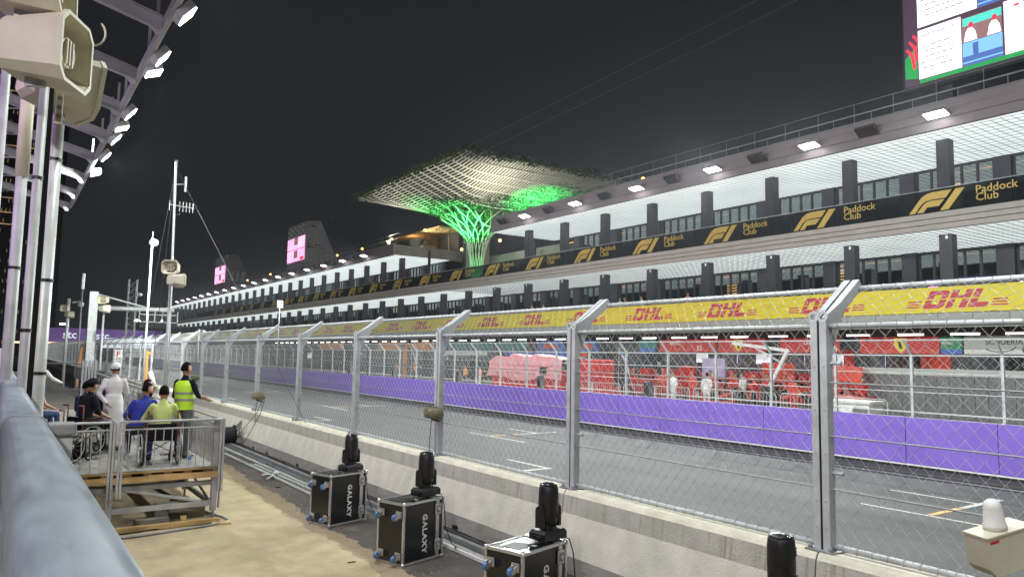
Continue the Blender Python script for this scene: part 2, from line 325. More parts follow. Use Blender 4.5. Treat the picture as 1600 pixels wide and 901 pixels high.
def post_meshes():
    out = []
    for s in (-1, 1):
        b = MB(); y0, y1 = (s*.014, s*.092) if s > 0 else (s*.092, s*.014)
        # channel section: web with two lips, then the sloped arm, closed by a gusset plate
        b.box(-.055, -.047, y0, y1, 1.10, BZ+.05); b.box(.047, .055, y0, y1, 1.10, BZ+.05); yy = y1-.008 if s > 0 else y0; b.box(-.0465, .0465, yy, yy+.008, 1.10, BZ+.05)
        d = Vector((TX, 0, TZ-BZ)).normalized(); nrm = Vector((-d.z, 0, d.x)); base = Vector((-.01, 0, BZ+.02))
        for o_ in (-.052, .052): b.bar(base+nrm*o_+Vector((0, (y0+y1)/2, 0)), base+nrm*o_+d*(arm+.06)+Vector((0, (y0+y1)/2, 0)), y1-y0, .009, nrm)
        b.bar(base+Vector((0, yy+.004, 0)), base+d*(arm+.06)+Vector((0, yy+.004, 0)), .0075, .096, nrm)
        b.prism([(-.054, BZ-.28), (.05, BZ-.28), (.30, BZ+.16), (.22, BZ+.26), (-.054, BZ+.1)], 'y', yy+.002, yy+.0055)
        for zz in (1.35, 1.62, 2.1, 2.55, 3.0): b.tube([(-.062, (y0+y1)/2, zz), (-.054, (y0+y1)/2, zz)], .012, 6)
        out.append(b.mesh('post', 'galv'))
    return out
pm = post_meshes()
ey = MB(); ring(ey, (0, 0, 0), .062, .034, .006); ey = ey.mesh('lifting_eye', 'galv')
bt = MB().tube([(0, 0, 0), (0, -.105, 0)], .017, 8).tube([(0, -.105, 0), (0, -.125, 0)], .026, 8).mesh('bolt', 'galv')
pl = MB().box(-.12, .12, -.16, .16, 1.101, 1.115).box(-.105, -.062, -.13, -.10, 1.115, 1.15).box(-.105, -.062, .10, .13, 1.115, 1.15).mesh('base_plate', 'galv_d')
gp = MB().box(-.045, .045, -.0135, .0135, 1.102, BZ+.02).mesh('joint_gap', 'black')
pipeL = PITCH-.21
pipe = MB().tube([(0, 0, 0), (0, pipeL, 0)], .030, 10).mesh('pipe', 'galv', True)
def wrap_mesh():
    b = MB(); k = int(pipeL/.155)
    for i in range(k): b.tube([(math.cos(t)*.034, .08+i*.155+.03*t/6, math.sin(t)*.034) for t in [j*PI/4 for j in range(9)]], .005, 3, False)
    return b.mesh('tie_wire', 'wire')
wrap = wrap_mesh(); cabl = MB().tube([(0, 0, 0), (0, pipeL*.5, -.006), (0, pipeL, 0)], .0085, 6).mesh('cable', 'galv_d')
cabl_far = MB().tube([(0, 0, 0), (0, pipeL, 0)], .010, 4).mesh('cable', 'galv_d')
for i in range(-2, 37):
    y = i*PITCH
    for m_ in pm: 
        p = obj('post', m_, fen, loc=(0, y, 0))
    if i < 12:
        for s in (-1, 1): obj('lifting_eye', ey, fen, loc=(-.05, y+s*.053, BZ+.10), rot=(0, 0, PI/2*0))
        for z in (3.03, 1.9): obj('bolt', bt, fen, loc=(.02, y-.09, z))
        obj('base_plate', pl, fen, loc=(0, y, 0)); obj('joint_gap', gp, fen, loc=(0, y, 0))
    for x, z in ((0, low), (0, BZ), (TX, TZ)):
        pp = obj('pipe', pipe, fen, loc=(x, y+.105, z))
        if -2 < i < 6:
            w_ = obj('tie_wire', wrap, pp, loc=(0, 0, 0), kind='stuff')
    for z in (1.74, 2.28, 2.83): obj('cable', cabl if i < 8 else cabl_far, fen, loc=(-.03, y+.105, z))
    w_ = obj('wire_mesh', wm if i < 9 else wm_far, fen, loc=(-.012, y+.12, 0), kind='stuff')

# ------------------------------------------------------------ purple pit wall with its own fence
PW = 2.42; PY = 8.88
pw = thing('pit_wall', 'low pit wall clad in plain purple panels between track and pit lane', 'wall', (21.8, PY, 0))
pan = MB().cbox(-.02, .03, .008, PW-.008, .17, 1.49, .012).mesh('panel', 'purple')
cor = MB().box(.032, .60, 0, PW, 0, 1.46).mesh('core', 'conc_base')
bs = MB().box(.0, .031, 0, PW, 0, .125).mesh('base_board', 'black'); ws = MB().box(-.03, .031, 0, PW, .127, .166).mesh('white_strip', 'white')
for i in range(-5, 72):
    for nm, me in (('panel', pan), ('core', cor), ('base_board', bs), ('white_strip', ws)): obj(nm, me, pw, loc=(random.uniform(-.004, .004) if nm == 'panel' else 0, i*PW, 0))
pf = thing('pit_wall_fence', 'lighter wire fence with curved post tops standing on the purple pit wall', 'fence', (22.25, PY, 0))
def pit_path(s): return (0, 1.55+s) if s < 1.72 else (-.40*(s-1.72)/.6, 3.27+.44*(s-1.72)/.6)
pmesh = zigzag(PW-.08, (pit_path, 2.32), .10, .20, .0035, .004, 3).mesh('wire_mesh', 'wire')
b = MB().bar((0, 0, 1.47), (0, 0, 3.3), .075, .075).bar((.01, 0, 3.27), (-.43, 0, 3.72), .06, .06).box(-.08, .08, -.07, .07, 1.462, 1.48); ppost = b.mesh('post', 'galv')
prail = MB().tube([(0, 0, 0), (0, PW, 0)], .022, 6).mesh('rail', 'white_pole'); prail2 = MB().tube([(0, 0, 0), (0, PW, 0)], .012, 5).mesh('rail', 'galv')
for i in range(-5, 72):
    y = i*PW; obj('post', ppost, pf, loc=(0, y, 0)); obj('wire_mesh', pmesh, pf, loc=(-.03, y+.04, 0), kind='stuff')
    for x, z, m_ in ((-.42, 3.71, prail), (-.045, 3.27, prail), (-.045, 1.62, prail), (-.045, 2.75, prail2), (-.045, 2.2, prail2)): obj('rail', m_, pf, loc=(x, y, z))
# grey equipment boxes on the wall top
gb = thing('wall_box', '', 'box', (0, 0, 0)); MB().prism([(-.10, 0), (.16, 0), (.10, .62), (-.10, .62)], 'y', -.16, .16).build('shell', 'shutter', gb, world=False); MB().box(-.112, -.10, -.13, .13, .06, .56).build('face', 'dark', gb, world=False); MB().bar((.12, -.1, .62), (.12, .1, .62), .03, .03).build('handle', 'black', gb, world=False)
for i, (y, w) in enumerate([(21.84, 'below the red garage'), (29.14, 'in front of the pink tarpaulin'), (37.0, 'just left of the pink tarpaulin'), (45.4, 'second one left of the pink tarpaulin'), (53.0, 'third one left of the pink tarpaulin')]):
    place(gb, i == 0, (21.98, y, 1.49), rad(4*(-1)**i), 'grey equipment box on the purple wall '+w, 'grey boxes on the pit wall')
# ------------------------------------------------------------ pit building
BY0, BY1 = 6., 216.; GA, GB = 55.4, 75.4      # the courtyard gap with the tree
XF, XC, XG = 36., 38., 43.2; ZT, ZL, ZM, ZU = 5.62, 9.36, 10.16, 14.1
pb = thing('pit_building', 'long three storey pit building with bright ceilings, dark columns and glazing', 'building', (38, 8, 0))
def bl(name, mb, m, **k): return mb.build(name, m, pb, **k)
# slabs
for a, c in ((BY0, GA), (GB, BY1)):
    s_ = bl('roof_fascia', MB().box(35.9, 36.1, a, c, ZU-.02, 14.52).box(35.87, 36.1, a, c, 14.54, 14.95).box(35.9, 36.1, a, c, 14.97, 15.38), 'fascia_dark')
    bl('roof_slab', MB().box(36.11, 50, a, c, ZU+.05, 15.3), 'fascia_dark')
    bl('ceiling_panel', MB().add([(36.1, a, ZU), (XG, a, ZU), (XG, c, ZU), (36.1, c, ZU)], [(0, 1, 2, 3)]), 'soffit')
bl('courtyard_block', MB().box(43.6, 45.2, 69.9, 73.0, ZM, 16.6), 'screen_side'); bl('courtyard_beam', MB().box(46.5, 47, GA, GB, 12.9, 14.5), 'pale_green')
bl('mid_fascia', MB().box(36.06, 36.3, BY0, BY1, ZL-.01, 9.59).box(36.06, 36.3, BY0, BY1, 9.625, 9.86).box(36.06, 36.3, BY0, BY1, 9.895, ZM), 'beige_fascia')
bl('mid_slab', MB().box(36.31, 50, BY0, BY1, ZL+.05, ZM-.02), 'dark')
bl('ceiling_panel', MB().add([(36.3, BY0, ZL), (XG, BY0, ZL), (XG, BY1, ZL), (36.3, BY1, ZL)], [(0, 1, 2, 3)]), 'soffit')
bl('terrace_slab', MB().box(36.1, 50, BY0, BY1, 5.07, ZT), 'dark')
bl('terrace_soffit', MB().add([(36.1, BY0, 5.06), (39.5, BY0, 5.06), (39.5, BY1, 5.06), (36.1, BY1, 5.06)], [(0, 1, 2, 3)]), 'pale_green')
# ceiling lattice: real dark slats under the lit ceilings
for z, segs in ((ZU, ((BY0, GA), (GB, BY1))), (ZL, ((BY0, BY1),))):
    b = MB()
    for a, c in segs:
        y = a+.2
        while y < min(c, 64):
            b.box(36.35, XG, y, y+.016, z-.03, z-.012); y += .42
        for i in range(13): b.box(36.4+i*.53, 36.412+i*.53, a, c, z-.03, z-.014)
    bl('ceiling_slats', b, 'dark', kind='stuff')
# columns, front row and glazing row
colU = MB().cbox(-.26, .26, -.31, .31, ZM, ZU-.01, .03).mesh('column', 'col'); colL = MB().cbox(-.26, .26, -.31, .31, ZT, ZL-.01, .03).mesh('column', 'col')
colG = MB().cbox(-.2, .2, -.42, .42, 0, 3.9, .03).mesh('glazing_column', 'col'); cap = MB().box(-.262, -.2, -.12, .0, -.24, -.06).mesh('column_lamp', 'white')
Ys = [17.35+5.0*i for i in range(-2, 40)]
def inpb(n, me, x, y, z, **k): return obj(n, me, pb, loc=(x-38, y-8, z), **k)
for i, y in enumerate(Ys):
    if not GA-1 < y < GB-.5 or True: inpb('column', colU, XC, y, 0) if not (GA < y < GB) else None
    c = inpb('column', colL, XC, y, 0)
    if y < 60: obj('column_lamp', cap, c, loc=(0, 0, ZL))
    inpb('glazing_column', colG, XG-.05, y-.55, ZL-3.91)
    if not (GA < y < GB): inpb('glazing_column', colG, XG-.05, y-.55, ZU-3.94)
# glazing: frames with panes
def frame_mesh(h):
    b = MB(); b.box(0, .12, 0, 4.16, h-.16, h); b.box(0, .12, 0, 4.16, 0, .14)
    for i in range(6): b.box(-.02, .12, i*.81, i*.81+.11, .14, h-.16)
    b.box(0.01, .09, 0, 4.16, h*.33, h*.33+.05); return b.mesh('window_frame', 'dark')
fU, fL = frame_mesh(ZU-ZM), frame_mesh(ZL-ZT); pU = MB().box(.05, .065, .112, .808, .142, ZU-ZM-.162).mesh('pane', 'glass'); pL = MB().box(.05, .065, .112, .808, .142, ZL-ZT-.162).mesh('pane', 'glass')
for i, y in enumerate(Ys):
    for zz, fm, p_, gap in ((ZM, fU, pU, 1), (ZT, fL, pL, 0)):
        if gap and GA-4 < y < GB: continue
        f_ = inpb('window_frame', fm, XG+.02, y-.12+.0, zz)
        if i < 22:
            for k in range(5): obj('pane', p_, f_, loc=(0, k*.81, 0))
        else: obj('pane', MB().box(.05, .065, .112, 4.05, .142, 3.7).mesh('pane', 'glass') if i == 22 and gap else bpy.data.meshes.get('far_pane') or MB().box(.05, .065, .112, 4.05, .142, 3.6).mesh('far_pane', 'glass'), f_, loc=(0, 0, 0))
# rooms behind the glass
for z0, z1, segs in ((ZM, ZU, ((BY0, GA), (GB, BY1))), (ZT, ZL, ((BY0, BY1),))):
    for a, c in segs:
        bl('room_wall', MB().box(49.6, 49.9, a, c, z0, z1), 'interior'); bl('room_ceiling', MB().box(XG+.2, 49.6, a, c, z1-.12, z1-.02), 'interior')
        b = MB(); w = MB(); y = a+1
        while y < min(c, 130):
            if random.random() < .75: b.box(44.5, 44.62, y, y+random.choice([1.2, 2.4, 3]), z1-.2, z1-.13)
            if random.random() < .6: w.box(47.5, 49.5, y, y+random.uniform(.6, 2), z0, z0+random.uniform(.9, 2.4))
            y += 2.2
        bl('room_lamps', b, 'warm_soft', kind='stuff'); bl('room_furniture', w, 'interior_w', kind='stuff')
for y, z in ((20.1, 12.7), (37.2, 11.6), (13.9, 12.9), (27.5, 8.3), (36.0, 7.9)):
    b = MB()
    for k in range(7): b.box(45.0, 45.05, y-.45, y+.45, z-.55+k*.2, z-.48+k*.2)
    bl('pendant_lamp', b, 'warm')
bl('room_screen', MB().box(43.0, 43.08, 17.6, 21.0, 6.4, 7.75), 'purple_dark'); bl('room_screen', MB().ell((42.98, 20.5, 7.2), (.01, .3, .45), 10, 6), 'magenta')
# grey band under the sign, spot lamps in the soffit
gp_ = MB().cbox(35.98, 36.1, .01, 1.49, 5.06, 5.38, .01).mesh('band_panel', 'grey_panel'); sp_ = MB().box(-.16, .16, -.24, .24, -.15, 0).box(-.1, .1, -.3, -.2, -.1, -.0).mesh('spot_lamp', 'black')
for i in range(70):
    y = BY0+.5+i*1.5; inpb('band_panel', gp_, 0, y, 0); inpb('spot_lamp', sp_, 36.9, y+1.0, 5.055)
bl('band_far', MB().box(35.98, 36.1, BY0+105.5, BY1, 5.06, 5.38), 'grey_panel')
bl('soffit_rib', MB().box(36.12, 36.25, BY0, BY1, 4.72, 5.05), 'pale_green')
# garages: pillars, lintel, dark rooms
gpil = MB().cbox(-.35, .35, -.48, .48, 0, 5.05, .02).mesh('garage_pillar', 'dark')
for i, y in enumerate(Ys):
    p = inpb('garage_pillar', gpil, 38.9, y+4.95-.1, 0)
    if i < 12:
        me = text(str(31-i), 'white', .36, .012); t_ = obj('number', me, p, loc=(-.362, .2, 2.55), rot=FACE_W)
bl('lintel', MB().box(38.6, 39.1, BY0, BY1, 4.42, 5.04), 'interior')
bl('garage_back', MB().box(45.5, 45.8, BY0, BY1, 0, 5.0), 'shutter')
for i in range(1, 30): bl('garage_partition', MB().box(39.3, 45.5, Ys[i]+4.8, Ys[i]+4.9, 0, 5.0), 'dark')
# balustrade glass with gold lettering
def poly_mesh(polys, m, w=.004):
    b = MB()
    for p in polys: b.prism([(-x, y) for x, y in p], 'x', -w, w)
    return b.mesh('logo', m)
def arc(cx, cy, r, a0, a1, n=5): return [(cx+r*math.cos(rad(a0+(a1-a0)*i/n)), cy+r*math.sin(rad(a0+(a1-a0)*i/n))) for i in range(n+1)]
sh = lambda P, k=.72: [(x+k*y, y) for x, y in P]
F1L = [sh([(0, 0), (.40, 0), (.48, .34), (.62, .50), (.85, .56), (1.92, .56), (2.02, .80), (.95, .80), (.66, .72), (.42, .50)], .0) and
       [(0, 0), (.34, 0), (.72, .44), (.98, .58), (1.25, .62), (2.05, .62), (2.38, 1.0), (1.35, 1.0), (1.0, .94), (.72, .80)],
       [(.46, 0), (.82, 0), (1.02, .24), (1.66, .24), (1.98, .56), (1.24, .56), (1.02, .52), (.84, .42)],
       [(1.72, .0), (2.18, .0), (3.05, 1.0), (2.58, 1.0)]]
f1 = poly_mesh(F1L, 'gold'); pct = text('Paddock\nClub', 'gold', .50, .004, line=.72, depth=.003)
glp = MB().box(36.16, 36.18, .01, 3.19, ZM+.02, 11.28).mesh('glass_panel', 'balu'); tr = MB().tube([(36.17, 0, 11.3), (36.17, 3.2, 11.3)], .022, 6).mesh('top_rail', 'galv')
for i in range(52):
    y = 8.80+i*3.2
    g_ = inpb('glass_panel', glp, 0, y, 0); inpb('top_rail', tr, 0, y, 0)
    if i % 2 == 0 and y < 160:
        l_ = obj('logo', f1, g_, loc=(36.135, 3.05, 10.24)); l_.scale = (1, .84, .92)
    if i % 2 == 1 and y < 110: obj('lettering', pct, g_, loc=(36.135, 3.25, 10.80), rot=FACE_W)
for o_ in pb.children:
    if o_.name.startswith(('glass_panel', 'band_panel', 'top_rail')): o_.location.x = -38
# ------------------------------------------------------------ yellow sign band
def dhl():
    D = [[(0, .54), (0, 1), (.85, 1), (1, .88), (1, .54), (.68, .54), (.68, .76), (.32, .76), (.32, .54)], [(0, 0), (0, .48), (.32, .48), (.32, .24), (.68, .24), (.68, .48), (1, .48), (1, .14), (.85, 0)]]
    Hh = [[(1.10, .54), (1.10, 1), (1.42, 1), (1.42, .70), (1.74, .70), (1.74, 1), (2.06, 1), (2.06, .54)], [(1.10, 0), (1.42, 0), (1.42, .48), (1.10, .48)], [(1.74, 0), (2.06, 0), (2.06, .48), (1.74, .48)]]
    Ll = [[(2.16, .54), (2.48, .54), (2.48, 1), (2.16, 1)], [(2.16, 0), (2.16, .48), (2.48, .48), (2.48, .27), (3.02, .27), (3.02, 0)]]
    D, Hh, Ll = [[sh(p, .45) for p in q] for q in (D, Hh, Ll)]
    ln = [[(-.8+.04*k, .06+.15*k), (-.12+.05*k, .06+.15*k), (-.09+.05*k, .14+.15*k), (-.77+.04*k, .14+.15*k)] for k in range(3)]+[[(3.22+.05*k, .06+.15*k), (3.95, .06+.15*k), (3.98, .14+.15*k), (3.25+.05*k, .14+.15*k)] for k in range(3)]
    return D+Hh+Ll+ln
sg = thing('sign_band', 'long yellow advertising band with red DHL lettering above the garages', 'sign', (35.9, 8, 5.4))
yp = MB().cbox(0, .08, .004, 6.496, 0, 1.2, .01).mesh('sign_panel', 'yellow'); dl = poly_mesh(dhl(), 'dhl_red')
for i in range(31):
    y = 12.9+(i-1)*6.5
    q = obj('sign_panel', yp, sg, loc=(0, y-8, 0))
    if y < 170:
        l_ = obj('lettering', dl, q, loc=(-.006, 4.75, .20)); l_.scale = (1, .92, .82)
# ------------------------------------------------------------ hanging strip lights, flood lights
st = thing('strip_light', '', 'light', (37, 0, 4.45)); MB().cbox(-.06, .06, 0, 1.28, .0, .06, .01).build('housing', 'white', st, world=False); MB().tube([(0, .02, -.02), (0, 1.26, -.02)], .035, 6).build('lamp', 'tube', st, world=False)
MB().tube([(0, .2, .06), (0, .2, .6)], .008, 4).tube([(0, 1.08, .06), (0, 1.08, .6)], .008, 4).build('hanger', 'galv', st, world=False)
for i in range(44): place(st, i == 0, (37, 10.6+i*2.52+(.2 if i % 3 == 1 else 0), 4.45), 0, 'white strip light hung above the garage fronts, '+ORD[i]+' from the right', 'strip lights over the garages')
def roof_flood(y, lit, label, first=[None, None]):
    k = 0 if lit else 1
    if first[k] is None:
        t = thing('flood_light', '', 'flood light', (35.4, 0, 14.7)); R_ = Matrix.Rotation(rad(14 if lit else 38), 3, 'Y')
        def rt(b):
            b.v = [tuple(R_ @ Vector(v)) for v in b.v]; return b
        rt(MB().cbox(-.30, .30, -.52, .52, -.02, .13, .03)).build('housing', 'alu' if lit else 'dark', t, world=False)
        rt(MB().box(-.27, .27, -.48, .48, -.045, -.022)).build('lens', 'flood' if lit else 'black_gloss', t, world=False)
        MB().tube([(.1, .5, .05), (.1, .62, .3), (.5, .62, .3)], .03, 6).build('bracket', 'galv_d', t, world=False)
        first[k] = t; o = t
    else: o = dup(first[k])
    o.location = (35.4, y, 14.66); o['label'] = label; o['group'] = 'roof edge flood lights lit' if lit else 'roof edge flood lights unlit'
    return o
for i in range(28):
    y = 16.5+6.6*i
    if GA-.5 < y < GB+1: continue
    n_ = ORD[i] if i < 6 else ORD[i-9 if i >= 9 else 0]
    o = roof_flood(y, True, 'lit flood light on the pit roof edge, '+(ORD[i]+' from the right' if i < 6 else ORD[max(0, i-9)]+' left of the tree'))
    if (i < 14 and i % 2 == 0) or (i > 14 and i % 4 == 0): area('flood_lamp', (35.2, y, 14.5), (9, y-2, 0), LP_PIT*(1 if i < 14 else 2), (1, .5), o, spread=125)
    if i < 14: roof_flood(y+3.4, False, 'unlit flood light left of the '+ORD[min(i, 5) if i < 6 else max(0, i-9)]+' lit one '+('right of the tree' if i < 6 else 'beyond the tree'))
# ------------------------------------------------------------ roof rail
rr = thing('roof_rail', 'thin steel guard rail along the edge of the flat roof', 'railing', (36.6, 8, 15.3))
for a, c in ((BY0, GA), (GB, 150)):
    MB().tube([(36.6, a, 16.65), (36.6, c, 16.65)], .02, 5).build('rail', 'galv_d', rr); MB().tube([(36.6, a, 16.1), (36.6, c, 16.1)], .014, 5).build('rail', 'galv_d', rr)
    MB().tube([(36.3, a, 15.95), (36.3, c, 15.95)], .018, 5).build('rail', 'galv', rr); MB().tube([(36.3, a, 15.55), (36.3, c, 15.55)], .014, 5).build('rail', 'galv', rr)
    y = a+.5; up1 = MB().tube([(0, 0, 0), (0, 0, 1.36)], .018, 5).mesh('upright', 'galv_d')
    while y < c:
        obj('upright', up1, rr, loc=(0, y-8, 0)); obj('upright', up1, rr, loc=(-.3, y-7, 0)).scale = (1, 1, .5); y += 2.1
# ------------------------------------------------------------ rooftop garden beyond the tree
gd = thing('roof_garden', 'rooftop terrace with hedges and warm lit pergola beside the tree', 'terrace', (41, 76, 15.3))
b = MB()
for k in range(900):
    y = 76+random.random()*22; x = 40+random.random()*1.6; z = 15.3+random.random()**.7*(.9+.4*math.sin(y*1.3)); a = random.uniform(.08, .2); u = Vector((random.gauss(0, 1), random.gauss(0, 1), random.gauss(0, 1))).normalized()*a; v = u.cross(Vector((random.gauss(0, 1), random.gauss(0, 1), 1))).normalized()*a*.6
    p = Vector((x, y, z)); b.add([p-u, p+v, p+u, p-v], [(0, 1, 2, 3)])
b.build('hedge', 'leafm', gd, kind='stuff')
MB().box(40, 41.6, 76, 98, 15.305, 15.7).build('planter', 'wood_dark', gd)
for y in (77, 82, 87, 92): MB().bar((44, y, 15.3), (44, y, 18), .15, .15).build('post', 'wood_dark', gd)
MB().box(42, 46.5, 76, 93, 18, 18.2).build('pergola_roof', 'wood', gd)
MB().box(44.8, 44.9, 76, 93, 15.31, 17.8).build('lit_screen', 'interior', gd); MB().box(39.3, 39.32, 75.5, 100, 15.31, 16.5).build('glass_rail', 'clear_glass', gd)
bu = thing('bulb_lamp', '', 'lamp', (0, 0, 0)); MB().ell((0, 0, 0), (.16, .16, .16), 10, 6).build('globe', 'warm', bu, True, False); MB().tube([(0, 0, -1.6), (0, 0, -.14)], .03, 5).build('pole', 'dark', bu, world=False)
for i, (x, y, z, w) in enumerate([(40, 75.7, 17.4, 'nearest the tree'), (40, 84.6, 17.4, 'second left of the tree'), (40, 93.8, 17.2, 'third left of the tree'), (40, 102.8, 17.2, 'fourth left of the tree'), (41, 69, 14.5, 'low behind the trunk'), (41, 61.5, 14.6, 'low right of the trunk'), (40, 113, 17, 'in front of the nearer screen tower'), (40, 135, 17, 'left of the nearer screen tower'), (40, 150, 17, 'right of the farther screen tower'), (41, 41.3, 17.1, 'above the roof edge right of the tree')]):
    place(bu, i == 0, (x, y, z), 0, 'warm globe lamp on the roof terrace '+w, 'warm roof lamps')
l = bpy.data.lights.new('garden_glow', 'POINT'); l.energy = 110; l.color = (1, .6, .25); l.shadow_soft_size = .3; o = bpy.data.objects.new('garden_glow', l); COL.objects.link(o); o.location = (42.5, 84, 17.2)
# ------------------------------------------------------------ screen towers
def tower(y0, y1, zb, zt, lab, lettered):
    t = thing('screen_tower', lab, 'screen', (38, y0, 15.3))
    MB().prism([(38, 15.3), (44.5, 15.3), (42.6, 18.8), (40.3, zt+.3), (38, zt)], 'y', y0, y1).build('housing', 'screen_side', t)
    MB().box(37.93, 37.995, y0+.25, y1-.25, zt-2.0, zt-.15).build('header', 'grey_panel', t)
    b = MB()
    for i in range(8):
        for k in range(4):
            if (i+k) % 2: b.prism([(y0+.4+i*.98, zt-1.95+k*.42), (y0+1.2+i*.98, zt-1.95+k*.42), (y0+1.5+i*.98, zt-1.6+k*.42), (y0+.7+i*.98, zt-1.6+k*.42)], 'x', 37.91, 37.925)
    b.build('pattern', 'white', t)
    d = MB().box(37.90, 37.97, y0+.2, y1-.2, zb, zt-2.15).build('display', 'scr_pink', t)
    MB().box(37.88, 37.897, y0+.2, y1-.2, (zb+zt-2.15)/2-.06, (zb+zt-2.15)/2+.06).build('divider', 'scr_brown', t)
    b = MB()
    for z in (zb+1.1, zb+3.2): b.box(37.88, 37.896, y0+3.2, y0+5.0, z-.6, z+.6); b.box(37.872, 37.879, y0+3.6, y0+4.4, z-.3, z+.35)
    b.build('picture', 'scr_brown', t); MB().box(37.88, 37.896, y0+.3, y0+2.0, zb+.05, zb+.5).build('red_strip', 'scr_red', t)
    return t
t = tower(111, 119.4, 17.3, 23.2, 'nearer grey screen tower with pink lit display on the pit roof', True)
b = MB()
for i in range(5): b.box(38.4+i*.55, 38.8+i*.55, 110.985, 110.995, 19.6+.1*math.sin(i*2), 19.72); b.box(38.3+i*.6, 38.75+i*.6, 110.985, 110.995, 19.15, 19.27+.08*math.cos(i))
for i in range(3): b.box(38.5+i*.45, 38.85+i*.45, 110.985, 110.995, 22.4, 22.5+.15*(i % 2))
b.build('lettering', 'dark', t)
t = tower(159.5, 168.4, 17.3, 22.9, 'farther grey screen tower with pink lit display on the pit roof', False)
b = MB()
for x in (38.9, 40.0, 41.1): b.prism([(x, 17.6), (x+.7, 17.5), (x+.85, 19.5), (x+.2, 19.6)], 'y', 159.47, 159.49)
b.build('lettering', 'white', t)
# big screen at the right
bs_ = thing('big_screen', 'huge lit video screen with white text tiles above the roof at right', 'screen', (40, 17, 15.4))
MB().box(40.05, 41.2, 4, 20.35, 17.75, 26).build('frame', 'dark', bs_); MB().box(40.5, 41, 6, 6.4, 15.3, 17.8).box(40.5, 41, 18, 18.4, 15.3, 17.8).build('support', 'dark', bs_)
MB().box(40.0, 40.045, 4, 20.2, 18.0, 25.8).build('surround', 'scr_dark', bs_)
MB().prism([(20.15, 18.5), (19.5, 18.35), (19.5, 20.2), (20.15, 19.6)], 'x', 39.985, 39.995).build('green_field', 'scr_green', bs_)
MB().prism([(19.4, 18.05), (13.2, 18.05), (12, 18.3), (19.4, 18.22)], 'x', 39.985, 39.995).build('green_field', 'scr_green', bs_)
for yy, z in ((20.1, 19.6), (19.95, 20.0), (19.75, 20.3)): MB().prism([(yy, z+.5), (yy-.12, z+.55), (yy-.42, z+.15), (yy-.55, z-.65), (yy-.38, z-.7), (yy-.25, z+.1)], 'x', 39.975, 39.984).build('red_stroke', 'scr_red', bs_)
MB().prism([(13.0, 18.2), (14.6, 18.45), (13.0, 18.5)], 'x', 39.975, 39.984).build('red_stroke', 'scr_red', bs_)
def tile(y0, y1, z0, z1, m='scr_white', x=39.98, n='tile'): return MB().box(x-.012, x, y0, y1, z0, z1).build(n, m, bs_)
for r_, z in enumerate((18.28, 21.15, 24.0)):
    sft = 0 if r_ % 2 == 0 else -.8
    tile(17.25+sft, 19.42, z, z+2.7); tile(12.0, 15.25+sft, z, z+2.7); tile(8, 11.8, z, z+2.7)
    p0, p1 = 15.35+sft, 17.2+sft
    tile(p0, p1, z+1.25, z+2.55, 'scr_brown', n='picture'); tile(p0, p1-.05, z+2.1, z+2.5, 'scr_teal', 39.966, 'picture')
    tile(p0, p1, z+.0, z+1.22, 'scr_blue', n='picture'); tile(p0, p1, z, z+.12, 'scr_navy', 39.966, 'picture'); tile(p0, p1, z+.2, z+.48, 'scr_navy', 39.966, 'picture'); tile(p0+1.1, p0+1.35, z+.45, z+1.1, 'scr_navy', 39.966, 'picture')
    for q in (p0+1.45, p0+.35): MB().prism([(q-.32, z+1.26), (q+.32, z+1.26), (q+.22, z+1.75), (q+.10, z+1.95), (q-.10, z+1.95), (q-.24, z+1.7)], 'x', 39.952, 39.958).build('robe', 'scr_white', bs_)
    for q in (p0+1.42, p0+.32): MB().ell((39.95, q, z+2.1), (.005, .12, .15), 8, 6).build('head_cloth', 'scr_red', bs_)
    obj('lettering', text('Saudi Arabian GP', 'scr_txt', .25, .008), bs_, loc=(-.045, 19.3+sft*0-17, z+2.3-15.4), rot=FACE_W)
    obj('lettering', text('Formula 1', 'scr_txt', .30, .008), bs_, loc=(-.045, 14.4+sft-17, z+2.3-15.4), rot=FACE_W)
    b = MB()
    for k in range(5):
        yy = 17.5+sft+random.uniform(0, .4)
        while yy < 19.1: w_ = random.uniform(.08, .3); b.box(39.955, 39.96, yy, yy+w_, z+1.72-k*.3, z+1.80-k*.3); yy += w_+.1
    b.build('lettering', 'scr_txt', bs_)
    b = MB().prism([(14.85+sft, z+2.3), (14.75+sft, z+2.42), (14.5+sft, z+2.42), (14.6+sft, z+2.3)], 'x', 39.955, 39.96); b.build('emblem', 'scr_red', bs_)
# ------------------------------------------------------------ steel tree over the courtyard
tr_ = thing('steel_tree', 'square lattice umbrella tree lit green, rising through the pit building', 'sculpture', (42, 67.4, 10.2))
CX, CY, HX0, HX1, HY = 42.5, 68.2, 9.2, 10.5, 12.6
def surf(x, y):
    r = math.hypot(x-CX, (y-CY)*.85); e = min(1, (abs((x-CX)/9.6)**9+abs((y-CY)/HY)**9)**(1/9))
    return 21.2-3.6*(1-e)-.25*max(0, (y-CY)/HY)-4.8*max(0, 1-r/3.4)**1.5
b = MB()
y = CY-HY
while y <= CY+HY+.01:
    pts = []
    for k in range(33):
        x = CX-HX0+(HX0+HX1)*k/32
        if math.hypot(x-CX, (y-CY)*.85) < .9: continue
        pts.append((x, y, surf(x, y)))
    b = MB(); run = [pts[0]]
    for q in pts[1:]:
        if abs(run[-1][0]-q[0]) < .8: run.append(q)
        else: b.tube(run, .08, 4); b.build('rib', 'lattice', tr_); b = MB(); run = [q]
    b.tube(run, .08, 4); b.build('rib', 'lattice', tr_)
    y += 2*HY/17
b = MB(); x = CX-HX0
